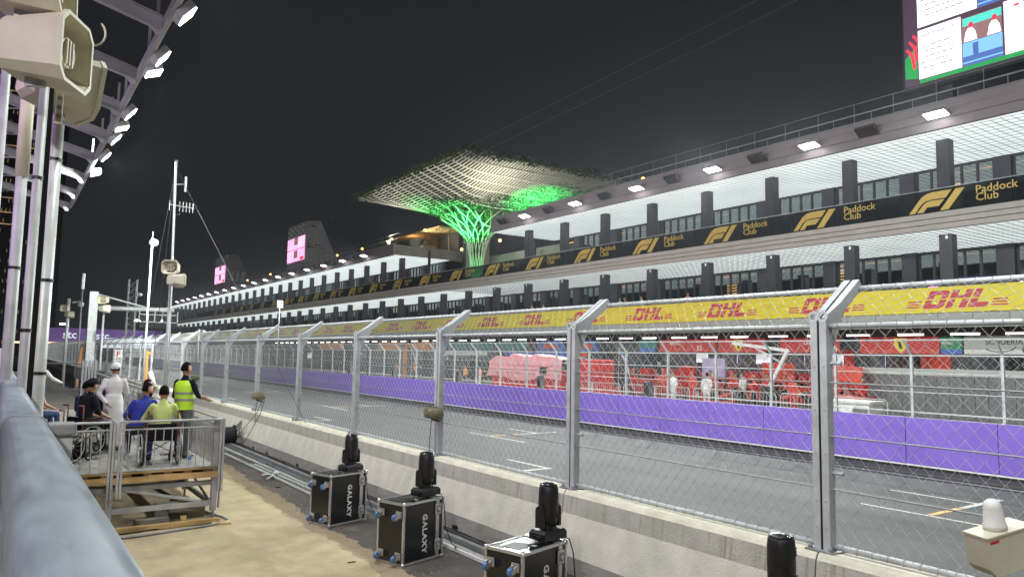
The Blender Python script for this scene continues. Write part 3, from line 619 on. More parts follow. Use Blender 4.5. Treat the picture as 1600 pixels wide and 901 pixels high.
while x <= CX+HX1:
    pts = [(x, CY-HY+2*HY*k/26, surf(x, CY-HY+2*HY*k/26)+.1) for k in range(27) if math.hypot(x-CX, (CY-HY+2*HY*k/26-CY)*.85) > 3.2]
    for p, q in zip(pts, pts[1:]):
        if abs(p[1]-q[1]) < 1.2: b.bar(p, q, .21, .03)
    x += .36
b.build('slats', 'lattice', tr_, kind='stuff')
b = MB()
for k in range(16):
    t = 2*PI*k/16
    for sgn in (-1, 1):
        pts = []
        for j in range(9):
            u = j/8; r = .58+3.4*u**2.4; a = t+sgn*u*1.1; z = 10.2+5.2*min(1, u*2.2)+2.6*max(0, u-.45)/.55; pts.append((CX+r*math.cos(a), CY+r/.85*math.sin(a), z))
        b.tube(pts, .05, 4, False)
b.build('trunk_lattice', 'lattice', tr_)
MB().lathe([(.5, 0), (.45, 3), (.45, 5.4), (.7, 6.4)], (CX, CY, 10.2), 14).build('trunk', 'dark', tr_, True)
def leaves(fn, n, m, name, lo=.12, hi=.26):
    b = MB()
    for k in range(n):
        p = Vector(fn()); a = random.uniform(lo, hi); u = Vector((random.gauss(0, 1), random.gauss(0, 1), random.gauss(0, .6))).normalized(); v = u.cross(Vector((random.gauss(0, 1), random.gauss(0, 1), random.gauss(0, 1)))).normalized()
        b.add([p-u*a, p+v*a*.5, p+u*a, p-v*a*.5], [(0, 1, 2, 3)])
    return b.build(name, m, tr_, kind='stuff')
def rim():
    s_ = random.random()*4; q = random.uniform(-1, 1); j = random.gauss(0, .18)
    if s_ < 2: x, y = (CX-HX0-.15 if s_ < 1 else CX+HX1+.15)+j, CY+HY*q
    else: x, y = CX+(HX0+HX1)/2*q+.65, (CY-HY-.15 if s_ < 3 else CY+HY+.15)+j
    return (x, y, 21.15-.2*max(0, (y-CY)/HY)+random.gauss(.15, .20))
leaves(rim, 4200, 'leafm', 'rim_foliage')
def top():
    x, y = random.uniform(CX-HX0, CX+HX1), random.uniform(CY-HY, CY+HY); return (x, y, max(surf(x, y), 17.5)+.35+random.random()*.4)
leaves(top, 4500, 'leafd', 'top_foliage', .2, .45)
def fun():
    a = random.random()*2*PI; r = 1.0+4.6*random.random()**.8; x, y = CX+r*math.cos(a), CY+r*math.sin(a)/.85; return (x, y, surf(x, y)-.1+random.gauss(.1, .18))
leaves(fun, 5200, 'leafm', 'funnel_foliage', .08, .2)
def fun2():
    a = random.random()*2*PI; r = 7*math.sqrt(random.random()); x, y = CX+4.6+r*.6*math.cos(a), CY-5.2+r*.75*math.sin(a); return (x, y, surf(x, y)+.12+random.gauss(0, .1))
leaves(fun2, 2600, 'leafm', 'underside_foliage', .1, .22)
leaves(lambda: (CX+.55*math.cos(A_[0]), CY+.55*math.sin(A_[0]), 10.4+5.5*random.random()) if not A_.__setitem__(0, random.random()*2*PI) else None, 700, 'leafm', 'trunk_foliage', .08, .18) if not globals().update(A_=[0]) else None
for x, y, to, P_ in ((CX-3.4, CY-3, (CX-.5, CY, 19.5), 900), (CX+2.2, CY-7.6, (CX+3.4, CY-5.8, 19.6), 520), (CX-4.0, CY+3.5, (CX-3, CY+3.5, 21), 260), (CX-1.4, CY-1.6, (CX, CY, 14), 60)):
    l = bpy.data.lights.new('green_spot', 'SPOT'); l.energy = P_*(9 if P_ != 520 else 14); l.color = (.02, 1, .16); l.spot_size = rad(88); l.spot_blend = .8; l.shadow_soft_size = .2
    o = bpy.data.objects.new('green_spot', l); COL.objects.link(o); z = 14.6 if P_ > 100 else 10.6; o.location = (x, y, z); o.rotation_euler = (Vector(to)-Vector((x, y, z))).to_track_quat('-Z', 'Y').to_euler()
    h = thing('up_light', 'small green up light on the courtyard level '+{900: 'right of the trunk', 520: 'behind the roof edge', 260: 'left of the trunk', 60: 'at the foot of the trunk'}[P_], 'spot light', (x, y, z-.4))
    MB().lathe([(.10, 0), (.16, .25), (.16, .3)], (0, 0, .0), 10).build('can', 'dark', h, world=False); MB().lathe([(.14, 0), (.14, .01)], (0, 0, .301), 10).build('lens', 'scr_green', h, world=False); MB().box(-.12, .12, -.12, .12, -4.0 if P_ > 100 else -.02, 0).build('stand', 'dark', h, world=False)
for i, (x, y) in enumerate(((36.4, 78), (37.0, 56.2), (41, 80.5))):
    t = thing('up_light', 'small warm white up light on the roof edge washing the tree, '+ORD[i]+' of three', 'spot light', (x, y, 15.35)); MB().lathe([(.12, 0), (.18, .25), (.18, .3)], (0, 0, 0), 10).build('can', 'dark', t, world=False); MB().lathe([(.15, 0), (.15, .01)], (0, 0, .301), 10).build('lens', 'warm_soft', t, world=False)
    area('up_lamp', (x, y, 15.7), (40.5, 68+(y-68)*.35, 20.5), 820, (.3, .3), t, (1, .97, .80), 140)
for i, dz in enumerate((0, 1.6)):
    o = MB().tube([(48, 126.2+k*(31.9-126.2)/12, 26.9+dz+k*3.3/12-1.0*math.sin(PI*k/12)*.4) for k in range(13)]+[(48, -10, 32.2+dz)], .018, 4).build('overhead_cable', 'galv_d'); tag(o, ('upper' if i else 'lower')+' thin dark cable strung across the night sky', 'cable')
# ------------------------------------------------------------ grandstand: canopy, rail, walkway
struct('walkway', MB().box(-6, .30, -4, 70, 1.30, 1.45), 'deck')
rl = thing('hand_rail', 'thick rounded grey steel hand rail running away in the left foreground', 'railing', (.14, .4, 1.45))
def rrect(w, h, r, n=4):
    P = []
    for cx, cy, a in ((w/2-r, h/2-r, 0), (-w/2+r, h/2-r, 90), (-w/2+r, -h/2+r, 180), (w/2-r, -h/2+r, 270)): P += arc(cx, cy, r, a, a+90, n)
    return P
seg = [(-.6, 4.52)]+[(4.55+i*4.7, 4.55+i*4.7+4.66) for i in range(7)]
for a, c in seg:
    P = [(x+.14, z+2.615) for x, z in rrect(.195, .17, .055)]; MB().prism(P, 'y', a, c).build('rail_segment', 'rail_steel', rl, True)
    MB().prism([(x+.14, z+2.615) for x, z in rrect(.206, .18, .058)], 'y', c-.02, c+.045).build('sleeve', 'galv_d', rl, True)
    # cross bracket with a post below, at every joint
    MB().cbox(.24, .37, c-.05, c+.10, 2.60, 2.66, .012).build('bracket', 'galv_d', rl); MB().box(.25, .355, c-.03, c+.08, 1.46, 2.598).build('post', 'galv', rl)
    MB().box(.045, .235, c-.01, c+.03, 1.46, 2.53).build('post', 'galv_d', rl)
MB().bar((.05, -.6, 2.25), (.05, 37, 2.25), .05, .05).build('lower_rail', 'galv_d', rl); MB().bar((.05, -.6, 1.75), (.05, 37, 1.75), .05, .05).build('lower_rail', 'galv_d', rl)
MB().tube([(.10, -.6, 2.49), (.10, 37, 2.49)], .012, 6).build('cable', 'orange', rl)
o = MB().cbox(-.02, .22, 14.6, 14.75, 2.70, 3.02, .02).build('junction_box', 'white'); tag(o, 'white square junction box mounted on top of the hand rail', 'box')

cn = thing('stand_canopy', 'steel framed grandstand roof with lights along its edge at top left', 'canopy', (-6, 20, 0))
ends = [10.8, 15.05, 19.33, 23.47, 27.05, 30.97, 34.9, 39.4, 43.8, 48.1]
for y in ends:
    g_ = MB(); p0, p1 = Vector((2.80, y, 11.0)), Vector((-9, y, 13.9)); d = (p1-p0)
    g_.bar(p0+Vector((0, 0, .17)), p1+Vector((0, 0, .17)), .16, .025); g_.bar(p0+Vector((0, 0, -.17)), p1+Vector((0, 0, -.17)), .16, .025); g_.bar(p0, p1, .014, .32)
    r_ = g_.build('rafter', 'canopy', cn)
    MB().prism([(2.5, 10.9), (2.8, 10.82), (2.8, 10.7), (2.68, 10.7)], 'y', y-.02, y+.02).build('gusset', 'galv', r_)
    if y > 15:
        for s_ in (0,): MB().bar((-2.5, y, 12.1), (-2.5, y+4, 12.1), .08, .08).build('purlin', 'canopy', cn); MB().bar((-5.5, y, 12.8), (-5.5, y+4, 12.8), .08, .08).build('purlin', 'canopy', cn); MB().bar((-2.4, y, 12.0), (-5.5, y+4, 12.7), .05, .05).build('brace', 'canopy', cn); MB().bar((.4, y, 11.5), (-2.4, y+4, 12.1), .05, .05).build('brace', 'canopy', cn); MB().bar((.4, y, 11.4), (.4, y+4, 11.4), .07, .07).build('purlin', 'canopy', cn)
MB().bar((2.86, -10, 11.0), (2.86, 48.4, 11.0), .10, .26).build('edge_beam', 'canopy', cn); MB().box(2.912, 2.96, -10, 48.4, 10.93, 10.97).build('edge_beam', 'cream', cn)
for y in (25.2, 33, 41, 49): 
    MB().tube([(-3.2, y, 1.4), (-3.2, y, 12.1)], .14, 10).build('column', 'canopy', cn, True)
    for k in range(6): MB().bar((-3.2, y, 2.5+k*1.6), (-1.2-.1*k, y+3, 4.1+k*1.6), .06, .06).build('brace', 'canopy', cn)
for i, (y, kind) in enumerate([(-9, 0), (-3.5, 1), (0, 0), (4.5, 0), (8.5, 1), (12.0, 0), (14.6, 1), (18.2, 0), (21.35, 0), (22.6, 1), (27.2, 0), (29.1, 1), (30.9, 0), (34.0, 0), (37.6, 1)]):
    lab = 'lit flood light under the grandstand roof edge, '+(ORD[i-7]+' from the top' if i > 6 else ORD[i]+' of those above the picture')
    t = thing('flood_light', lab, 'flood light', (2.98, y, 11.12), 0, 'flood lights on the grandstand roof'); tilt = rad(50 if kind == 0 else 22); t.scale = (1.2,)*3; R_ = Matrix.Rotation(-tilt, 3, 'Y')
    def rt(b): b.v = [tuple(R_ @ Vector(v)+Vector((.12, 0, -.18))) for v in b.v]; return b
    rt(MB().cbox(-.19, .19, -.26, .26, -.05, .12, .03)).build('housing', 'galv', t, world=False)
    le = MB()
    for k in range(4): le.box(-.165+k*.085, -.09+k*.085, -.23, .23, -.075, -.053)
    rt(le).build('lens', 'flood', t, world=False); MB().bar((0, 0, .12), (.1, 0, -.1), .05, .03).build('bracket', 'galv_d', t, world=False); MB().bar((-.05, -.4, .1), (-.05, -.4, 1.0), .06, .06).build('upright', 'canopy', t, world=False)
    if kind == 0: area('flood_lamp', (3.35, y, 10.75), (31, y-1, 4) if y < 33 else (31, y+42, 3), LP_TRACK*(1.5 if y < 6 else 1 if y < 33 else 6), (.5, .4), t, spread=130)
    else: area('flood_lamp', (3.25, y, 10.7), (5.0, y, 0), LP_DOWN, (.5, .4), t, spread=150)
for i, (x, y, z, to, P_, c_) in enumerate([(-5, -2, 9.5, (1, 9, 4), 1.6, (1, .95, .93)), (-5.5, 9, 7.5, (0, 11, 6), .5, (.80, .48, 1)), (-6, 24, 8, (0, 26, 8), .8, (.9, .8, 1)), (-6, 40, 8, (0, 40, 9), .8, (.9, .85, 1))]):  # unseen lamps added for the purple and white light on the stand side
    t = thing('added_wash_light', 'added wash light on a post, unseen left of the picture, '+ORD[i]+' from the camera', 'flood light', (x, y, z), 0, 'added wash lights of the stand'); d = (Vector(to)-Vector((x, y, z))).normalized()
    MB().tube([-d*.35, d*.0], [.14, .2], 12).build('can', 'black', t, world=False); MB().tube([d*.002, d*.012], .18, 12).build('lens', 'flood' if i == 0 else 'magenta', t, world=False); MB().bar((-.2, 0, -z), (-.2, 0, .2), .12, .12).build('post', 'galv_d', t, world=False)
    area('added_wash_lamp', Vector((x, y, z))+d*.03, to, LP_STAND*P_, (.4, .4), t, c_, 150)
# ------------------------------------------------------------ poles and horn speakers
def pole(name, lab, cat, x, y, z0, z1, r, m, bands=(), lean=0):
    t = thing(name, lab, cat, (x, y, z0)); MB().tube([(0, 0, 0), (lean, 0, z1-z0)], r, 12).build('shaft', m, t, True, False)
    MB().lathe([(r+.02, 0), (r+.02, .03)], (lean, 0, z1-z0), 12).build('cap', 'galv_d', t, world=False)
    for z in bands: MB().lathe([(r+.006, z-.015), (r+.006, z+.015)], (0, 0, 0), 12).build('clamp', 'black', t, world=False)
    return t
pole('white_pole', 'smooth white steel pole standing behind the hand rail', 'pole', .345, 8.5, 0, 5.55, .064, 'white_pole', (4.9, 3.7, 2.8))
t = pole('speaker_pole', 'pinkish grey pole carrying the big horn speakers at top left', 'pole', .205, 8.0, 0, 5.6, .040, 'galv', (5.5, 4.6, 3.2))
for k in range(4): 
    o = MB().tube([(.255+.012*k, 8.12, 0), (.25+.012*k, 8.12, 2.9), (.26+.010*k, 8.12, 4), (.25+.01*k, 8.1, 5.5)], .009, 5).build('cable', 'rubber'); tag(o, 'black cable running up between the two near poles, '+ORD[k]+' from the left', 'cable', 'cables up the poles')
pole('cream_pole', 'slim cream topped pole left of the speaker pole', 'pole', .10, 9.6, 0, 6.2, .055, 'galv', (3.9,)); MB().tube([(.10, 9.6, 4.9), (.10, 9.6, 6.15)], .066, 12).build('upper_sleeve', 'cream', bpy.data.objects['cream_pole'], True)
pole('stand_column', 'purple lit thin column at the far left edge', 'pole', -.15, 12.5, 0, 8.5, .06, 'galv', ())
def horn(b_w, b_h, depth):
    """octagonal flared horn box, mouth towards -y local"""
    def octo(w, h, c): return [(-w+c, -h), (w-c, -h), (w, -h+c), (w, h-c), (w-c, h), (-w+c, h), (-w, h-c), (-w, -h+c)]
    t = {}
    A, Bk = octo(b_w, b_h, b_w*.32), octo(b_w*.80, b_h*.74, b_w*.22); In = octo(b_w*.93, b_h*.93, b_w*.30); In2 = octo(b_w*.42, b_h*.42, b_w*.2); n = 8
    sh_ = MB(); v = [(x, 0, z) for x, z in A]+[(x, depth, z) for x, z in Bk]+[(x*.8, depth*1.12, z*.8) for x, z in Bk]
    sh_.add(v, [(i, (i+1) % n, n+(i+1) % n, n+i) for i in range(n)]+[(n+i, n+(i+1) % n, 2*n+(i+1) % n, 2*n+i) for i in range(n)]+[tuple(range(2*n, 3*n))]); t['shell'] = sh_.mesh('shell', 'cream')
    lp = MB(); v = [(x*1.03, -.02, z*1.03) for x, z in A]+[(x, -.02, z) for x, z in In]+[(x, .03, z) for x, z in In]+[(x*1.03, .03, z*1.03) for x, z in A]
    lp.add(v, [(k*n+i, k*n+(i+1) % n, ((k+1) % 4)*n+(i+1) % n, ((k+1) % 4)*n+i) for k in range(4) for i in range(n)]); t['lip'] = lp.mesh('lip', 'cream')
    inn = MB(); v = [(x, .0, z) for x, z in In]+[(x, depth*.7, z) for x, z in In2]; inn.add(v, [(i, (i+1) % n, n+(i+1) % n, n+i) for i in range(n)]+[tuple(range(n, 2*n))]); t['flare'] = inn.mesh('flare', 'cream_lit')
    th = MB(); R0 = b_w*.46
    for k in range(20): a0, a1 = 2*PI*k/20, 2*PI*(k+1)/20; th.add([(math.cos(a0)*R0, depth*.12, math.sin(a0)*R0), (math.cos(a1)*R0, depth*.12, math.sin(a1)*R0), (math.cos(a1)*R0*.86, depth*.12, math.sin(a1)*R0*.86), (math.cos(a0)*R0*.86, depth*.12, math.sin(a0)*R0*.86), (math.cos(a0)*R0*1.05, depth*.68, math.sin(a0)*R0*1.05), (math.cos(a1)*R0*1.05, depth*.68, math.sin(a1)*R0*1.05)], [(0, 1, 2, 3), (0, 4, 5, 1)])
    for q in (-.35, .05, .45): th.bar((R0*q, depth*.16, -R0*.86), (R0*q, depth*.16, R0*.86), .02, .09, (0, 1, 0))
    t['throat'] = th.mesh('throat', 'cream')
    vn = MB()
    for k in range(7): vn.bar((b_w*.90, .05, -b_h*.5+k*b_h*.17), (b_w*.62, depth*.42, -b_h*.36+k*b_h*.12), .012, .05)
    t['fins'] = vn.mesh('fins', 'cream_lit')
    br = MB().box(-.03, .03, depth*.45, depth*.75, -b_h*1.05, -b_h*.75); t['mount'] = br.mesh('mount', 'galv')
    return t
H1 = horn(.34, .36, .62); H0 = horn(.34, .30, .46)
def speaker(me, loc, rot, lab, sc=1, group=None):
    t = thing('horn_speaker', lab, 'loudspeaker', loc, 0, group); t.rotation_euler = rot; t.scale = (sc,)*3
    for n_, m_ in me.items(): obj(n_, m_, t, loc=(0, 0, 0))
    return t
speaker(H1, (.40, 7.40, 5.63), (0, 0, rad(62)), 'large cream horn speaker facing right, lower front one at top left', .84)
speaker(H1, (.30, 7.45, 6.22), (rad(-2), 0, rad(72)), 'large cream horn speaker cut by the top picture edge at far left', .84)
speaker(H1, (.60, 8.5, 5.62), (rad(6), 0, rad(108)), 'large cream horn speaker tucked behind the front one at top left', .84)
o = MB().cbox(.30, .36, 7.93, 7.97, 5.12, 5.42, .01).build('connector_plate', 'cream'); tag(o, 'small cream connector plate with three sockets under the big speakers', 'connector')
for k in range(3): MB().lathe([(.022, 0), (.022, .004)], (0, 0, 0), 10).build('socket', 'galv_d', o, loc=(.33, 7.93, 5.19+k*.085), rot=(PI/2, 0, 0))
o = MB().tube([(.55+.11*math.cos(a), 7.9, 6.05+.13*math.sin(a)) for a in [k*.35-2.6 for k in range(11)]], .010, 6).build('cable_loop', 'cream'); tag(o, 'cream cable loop hanging from the big speakers', 'cable')
SG = 'paired horn speakers on poles'
speaker(H0, (4.28, 25.0, 5.62), (0, 0, rad(-30)), 'cream horn speaker facing left, upper of the pair on the middle pole', .72, SG); speaker(H0, (4.62, 25.1, 5.22), (0, 0, rad(120)), 'cream horn speaker facing right, lower of the pair on the middle pole', .72, SG)
pole('speaker_mast', 'thin steel pole under the middle pair of horn speakers', 'pole', 4.40, 25.4, 0, 5.75, .045, 'galv')
speaker(H0, (5.15, 52, 6.05), (0, 0, rad(-38)), 'cream horn speaker facing left, upper of the pair beside the gantry post', .85, SG); speaker(H0, (5.5, 52.2, 5.5), (0, 0, rad(120)), 'cream horn speaker facing right, lower of the pair beside the gantry post', .85, SG)
pole('speaker_mast', 'thin steel pole under the horn speakers beside the gantry post', 'pole', 5.35, 52.5, 0, 5.2, .06, 'galv')
speaker(H0, (4.2, 69, 6.2), (0, 0, rad(-38)), 'cream horn speaker facing left, upper of the farthest pair', .9, SG); speaker(H0, (4.8, 69.3, 5.7), (0, 0, rad(120)), 'cream horn speaker facing right, lower of the farthest pair', .9, SG)
pole('speaker_mast', 'steel pole with a dome camera under the farthest horn speakers', 'pole', 4.55, 69.6, 0, 7.0, .11, 'white_pole')
def cctv(x, y, z, lab):
    t = thing('dome_camera', lab, 'camera', (x, y, z)); MB().tube([(-.5, 0, 0), (0, 0, .12), (.05, 0, 0)], .05, 6).build('arm', 'white', t, world=False); MB().ell((.1, 0, -.12), (.24, .24, .24), 12, 8).build('dome', 'white', t, True, False)
cctv(5.3, 69.6, 6.7, 'white dome camera on the farthest speaker pole')
# antenna mast with guy wires, lamp pole, other masts
t = pole('antenna_mast', 'tall thin antenna mast held by guy wires', 'mast', 4.53, 25.5, 0, 9.1, .035, 'white_pole', (5.2, 7.4), -.16)
MB().tube([(-.15, 0, 8.35), (.16, 0, 8.4), (.16, 0, 8.65)], .018, 5).tube([(.16, 0, 8.15), (.16, 0, 8.65)], .035, 6).build('whip', 'white_pole', t, world=False)
b = MB().tube([(-.3, 0, 7.68), (.45, 0, 7.64)], .015, 5)
for k, x in enumerate((-.28, .02, .12, .22, .32, .42)): b.tube([(x, 0, 7.65-.16), (x, 0, 7.65+.16)], .010, 4)
b.build('yagi', 'white_pole', t, world=False)
for i, (dx, dy, dz) in enumerate(((-.9, 1.2, 1.0), (-.25, 2.0, 1.0), (2.55, -5.5, 1.1))): MB().tube([(-.16, 0, 8.9), (dx, dy, dz)], .008, 4).build('guy_wire', 'dark', t, world=False)
t = pole('lamp_pole', 'slim pole with a small spherical cage lamp on top', 'pole', 5.95, 40, 0, 8.5, .05, 'white_pole', (6, 4), .04)
b = MB().ell((.12, 0, 8.3), (.22, .22, .2), 10, 7); b.build('lamp_cage', 'galv', t, True, False); MB().tube([(.04, 0, 8.5), (.04, 0, 8.85)], .015, 5).build('spike', 'galv', t, world=False)
t = pole('whip_mast', 'thin leaning mast with white bands at its tip', 'mast', 4.68, 60, 0, 7.2, .05, 'galv_d', (), .03); MB().tube([(.03, 0, 7.2), (.05, 0, 8.3)], .10, 8).build('tip', 'white', t, world=False)
t = thing('truss_mast', 'tall square lattice truss mast behind the gantry', 'mast', (11.8, 90, 0)); b = MB()
for x in (-.4, .4):
    for y in (-.4, .4): b.tube([(x, y, 0), (x, y, 10.6)], .05, 5)
for k in range(15):
    for a, c in (((-.4, -.4), (.4, -.4)), ((-.4, -.4), (-.4, .4))): b.tube([(a[0], a[1], k*.7), (c[0], c[1], k*.7+.7)], .03, 4); b.tube([(a[0], a[1], k*.7), (c[0], c[1], k*.7)], .03, 4)
b.build('truss', 'galv', t, world=False); MB().ell((.7, 0, 9), (.3, .3, .2), 8, 6).tube([(.4, 0, 9), (.7, 0, 9)], .05, 5).build('camera', 'white', t, True, False)
# start gantry
g = thing('start_gantry', 'square post gantry with a long arm holding the start lights over the track', 'gantry', (5.5, 60.9, 0))
b = MB().box(-.27, .27, -.27, .27, 0, 7.1)
for k in range(16): b.bar((-.2, -.275, .3+k*.42), (.2, -.275, .7+k*.42), .03, .03)
b.build('post', 'white_pole', g, world=False); MB().tube([(0, 0, 5.95), (5.4, 0, 6.03)], .17, 12).build('arm', 'white_pole', g, True, False); MB().tube([(.2, 0, 6.95), (3.4, 0, 6.15)], .07, 8).build('stay', 'white_pole', g, True, False)
b = MB().box(3.0, 5.7, -.1, .1, 5.60, 5.66).box(3.0, 5.7, -.1, .1, 5.05, 5.10)
for k in range(6): b.box(3.0+k*.528, 3.06+k*.528, -.1, .1, 5.05, 5.9)
b.build('light_frame', 'white_pole', g, world=False)
for k in range(5): MB().cbox(3.10+k*.528, 3.48+k*.528, -.14, .14, 5.14, 5.54, .03).build('start_light', 'black', g, world=False); MB().cbox(3.05+k*.528, 3.54+k*.528, -.16, .16, 4.6, 5.02, .03).build('start_light', 'black', g, world=False)
# far boards, light masts, tower, palms
def board(y, x0, x1, z0, z1, m, lab, txt=None, ts=2, tm='white', tx=0, tz=0):
    t = thing('billboard', lab, 'billboard', ((x0+x1)/2, y, 0)); MB().box(x0, x1, y, y+.4, z0, z1).build('panel', m, t)
    for q in (x0+1, x1-1.4): MB().box(q, q+.4, y+.41, y+.8, 0, z1).build('leg', 'dark', t)
    if txt: obj('lettering', text(txt, tm, ts, .03), t, loc=(tx-(x0+x1)/2, -.03, tz), rot=FACE_S)
    return t
board(200, 6, 17.4, 3.9, 7.6, 'purple_lit', 'dark purple far billboard reading stc, left one', 'stc', 2.5, 'white_lit', 12.3, 5.3); board(202, 17.8, 34, 3.9, 7.6, 'purple_lit', 'dark purple far billboard reading stc, right one', 'stc', 2.5, 'white_lit', 19.2, 5.2)
board(180, 18.6, 28.5, 3.2, 5.3, 'white_lit', 'pale white far billboard with small grey lettering', 'FIA   #PurposeDriven', .95, 'scr_txt', 19.4, 3.75)
o = MB().box(2, 19, 198, 198.3, 3.9, 4.3).build('light_strip', 'strip_warm'); tag(o, 'long warm white light strip below the far purple billboards', 'light')
lm = thing('far_light_mast', '', 'light mast', (0, 0, 0)); MB().tube([(0, 0, 0), (0, 0, 12)], .12, 6).build('shaft', 'galv_d', lm, world=False); MB().box(-.9, .9, -.2, .2, 11.8, 12.3).build('lamp', 'flood', lm, world=False)
for i, (x, y, h) in enumerate([(36, 260, 1.0), (43, 262, 1.02), (50, 264, 1.0), (58, 262, 1.05), (66, 262, 1.1), (72, 245, 1.05), (20, 330, 1.0), (-2, 300, .9), (30, 330, 1)]):
    o = place(lm, i == 0, (x, y, 0), 0, ORD[i]+' far track light mast on the horizon', 'far light masts'); o.scale = (1, 1, h)
tw = thing('tower_block', 'dark high rise tower with rows of small warm lit windows', 'building', (-12, 300, 0)); MB().box(-46, 16, 300, 330, 0, 150).build('wall', 'towerbody', tw)
b = MB(); c = MB()
for x in range(-22, 13):
    for z in range(0, 42):
        if random.random() < .62 and (x*7+z*3) % 11 > 2: xx = x*1.15+(.5 if z % 2 else 0); b.box(xx, xx+.16, 299.9, 299.98, 4+z*3.4, 5.2+z*3.4)
for z in (44, 48, 53, 71, 90): c.box(-10, 14.5 if z > 60 else 4, 299.85, 299.95, z, z+.35)
b.build('window', 'win', tw, kind='stuff'); c.build('lit_floor', 'win', tw)
for i, (x, y, s_) in enumerate([(9.0, 230, 1.0), (5, 215, .9), (1.5, 235, 1.1)]):
    t = thing('palm_tree', 'small far palm tree lit from below, '+['right', 'middle', 'left'][i]+' of three behind the left poles', 'tree', (x, y, 0), 0, 'far palms'); t.scale = (s_,)*3
    MB().tube([(0, 0, 0), (.1, 0, 4), (0, 0, 7.5)], [.3, .22, .2], 7).build('trunk', 'wood_dark', t, True, False); b = MB()
    for k in range(26):
        a = k*2.4; e = random.uniform(-.3, 1.0)
        for j in range(6):
            p = Vector((math.cos(a)*j*.5, math.sin(a)*j*.5, 7.5+e*j*.35-.09*j*j)); q = Vector((-math.sin(a), math.cos(a), -.5))*.45; d = Vector((math.cos(a), math.sin(a), 0))*.5
            b.add([p, p+q+d*.4, p+d], [(0, 1, 2)]); b.add([p, p+d, p+Vector((-q.x, -q.y, q.z))+d*.4], [(0, 1, 2)])
    b.build('crown', 'leafm', t, kind='stuff', world=False)
cctv(22.4, 104.5, 5.6, 'white dome camera on a pole beyond the pit wall'); pole('camera_pole', 'white camera pole standing beyond the pit wall', 'pole', 21.9, 104.5, 1.5, 5.8, .12, 'white_pole')
pole('sign_post', 'thin pole with a small white sign in front of the middle storeys', 'pole', 30, 96.6, 0, 9.2, .06, 'white_pole'); o = MB().box(29.6, 30.4, 96.4, 96.45, 8.7, 9.7).build('small_sign', 'white'); tag(o, 'small square white sign on a thin pole before the pit building', 'sign')
# ------------------------------------------------------------ fence-side bits
def fsign(x, y, z, s_, lab):
    t = thing('letter_sign', lab, 'sign', (x, y, z)); MB().cbox(-.2*s_, .2*s_, -.02, .02, -.42*s_ if s_ > 1 else -.2, .42*s_ if s_ > 1 else .25, .01).build('board', 'white', t, world=False); obj('letter', text('F', 'red', .42*s_ if s_ > 1 else .34, .012), t, loc=(-.13*s_, -.026, .06), rot=FACE_S)
    if s_ > 1:
        b = MB()
        for k in range(4): b.box(-.13*s_, .13*s_, -.03, -.0205, -.35+k*.1, -.31+k*.1)
        b.build('small_print', 'dark', t, world=False)
    return t
fsign(7.0, 58, 2.45, 1.25, 'white board with a red letter F on the far near-side fence'); fsign(21.75, 61.3, 2.75, 1.2 and .9, 'small white board with a red letter F on the pit wall fence')
t = thing('orange_post', 'slim orange marshal post standing at the barrier', 'post', (6.5, 42.8, 1.0)); MB().bar((0, 0, -1), (0, 0, 1.95), .10, .08).box(-.12, .22, -.05, .05, 1.8, 1.9).build('shaft', 'orange', t, world=False); MB().tube([(.18, 0, .9), (.42, 0, .2)], .11, 8).build('extinguisher', 'white', t, True, False); MB().box(-.12, .1, -.08, .08, .05, .45).build('holder', 'red2', t, world=False)
t = thing('orange_post', 'slim orange post farther away beside the leaning mast', 'post', (5.2, 66, 0)); MB().bar((0, 0, 0), (.2, 0, 3.1), .14, .10).build('shaft', 'orange', t, world=False)
def mic(loc, rz, lab, sc=1):
    t = thing('furry_microphone', lab, 'microphone', loc, rz, 'furry microphones on the fence'); t.scale = (sc,)*3
    n, m_ = 20, 12; vs = []; fs = []
    for i in range(m_+1):
        ph = -PI/2+PI*i/m_
        for j in range(n): a = 2*PI*j/n; r_ = .092*math.sqrt(max(0, 1-abs(math.sin(ph))**2.6))+random.uniform(-.007, .007); vs.append((.19*math.sin(ph)*(1 if abs(math.sin(ph)) < 1 else 1), r_*math.cos(a), r_*math.sin(a)))
    for i in range(m_):
        for j in range(n): fs.append((i*n+j, i*n+(j+1) % n, (i+1)*n+(j+1) % n, (i+1)*n+j))
    MB().add(vs, fs).build('windshield', 'fur', t, True, False); b = MB()
    for k in range(1500):
        a, u = random.random()*2*PI, random.uniform(-.19, .19); r_ = .088*math.sqrt(max(.02, 1-abs(u/.2)**2.6)); p = Vector((u, r_*math.cos(a), r_*math.sin(a))); d = Vector((random.gauss(0, .5), math.cos(a), math.sin(a)-.5)).normalized()*.042; q = Vector((.0035, .0035*math.sin(a), 0)); b.add([p-q, p+q, p+d], [(0, 1, 2)])
    b.build('fur', 'fur', t, kind='stuff', world=False)
    MB().tube([(-.06, 0, -.07), (-.02, 0, -.13), (.08, 0, -.15)], .02, 6).tube([(.08, 0, -.15), (.12, .08, -.18)], .02, 6).build('clamp', 'black', t, world=False); MB().tube([(-.03, 0, -.12), (-.06, -.02, -.5), (-.05, 0, -.85)], .006, 4).build('cable', 'rubber', t, world=False)
mic((7.03, 12.75, 1.93), rad(-25), 'furry grey windshield microphone clamped to the fence post above the middle flight case'); mic((7.03, 24.4, 1.62), rad(-20), 'furry grey windshield microphone clamped to the fence farther away', 1.15); mic((7.0, 33.6, 1.9), rad(10), 'small furry microphone on the fence right of the person in the yellow vest', 1)
t = thing('antenna_box', 'cream metal box with a white dome antenna at the lower right corner', 'antenna', (6.62, 2.72, 1.45), rad(-14)); t.rotation_euler = (rad(3), rad(-10), rad(-78+60))
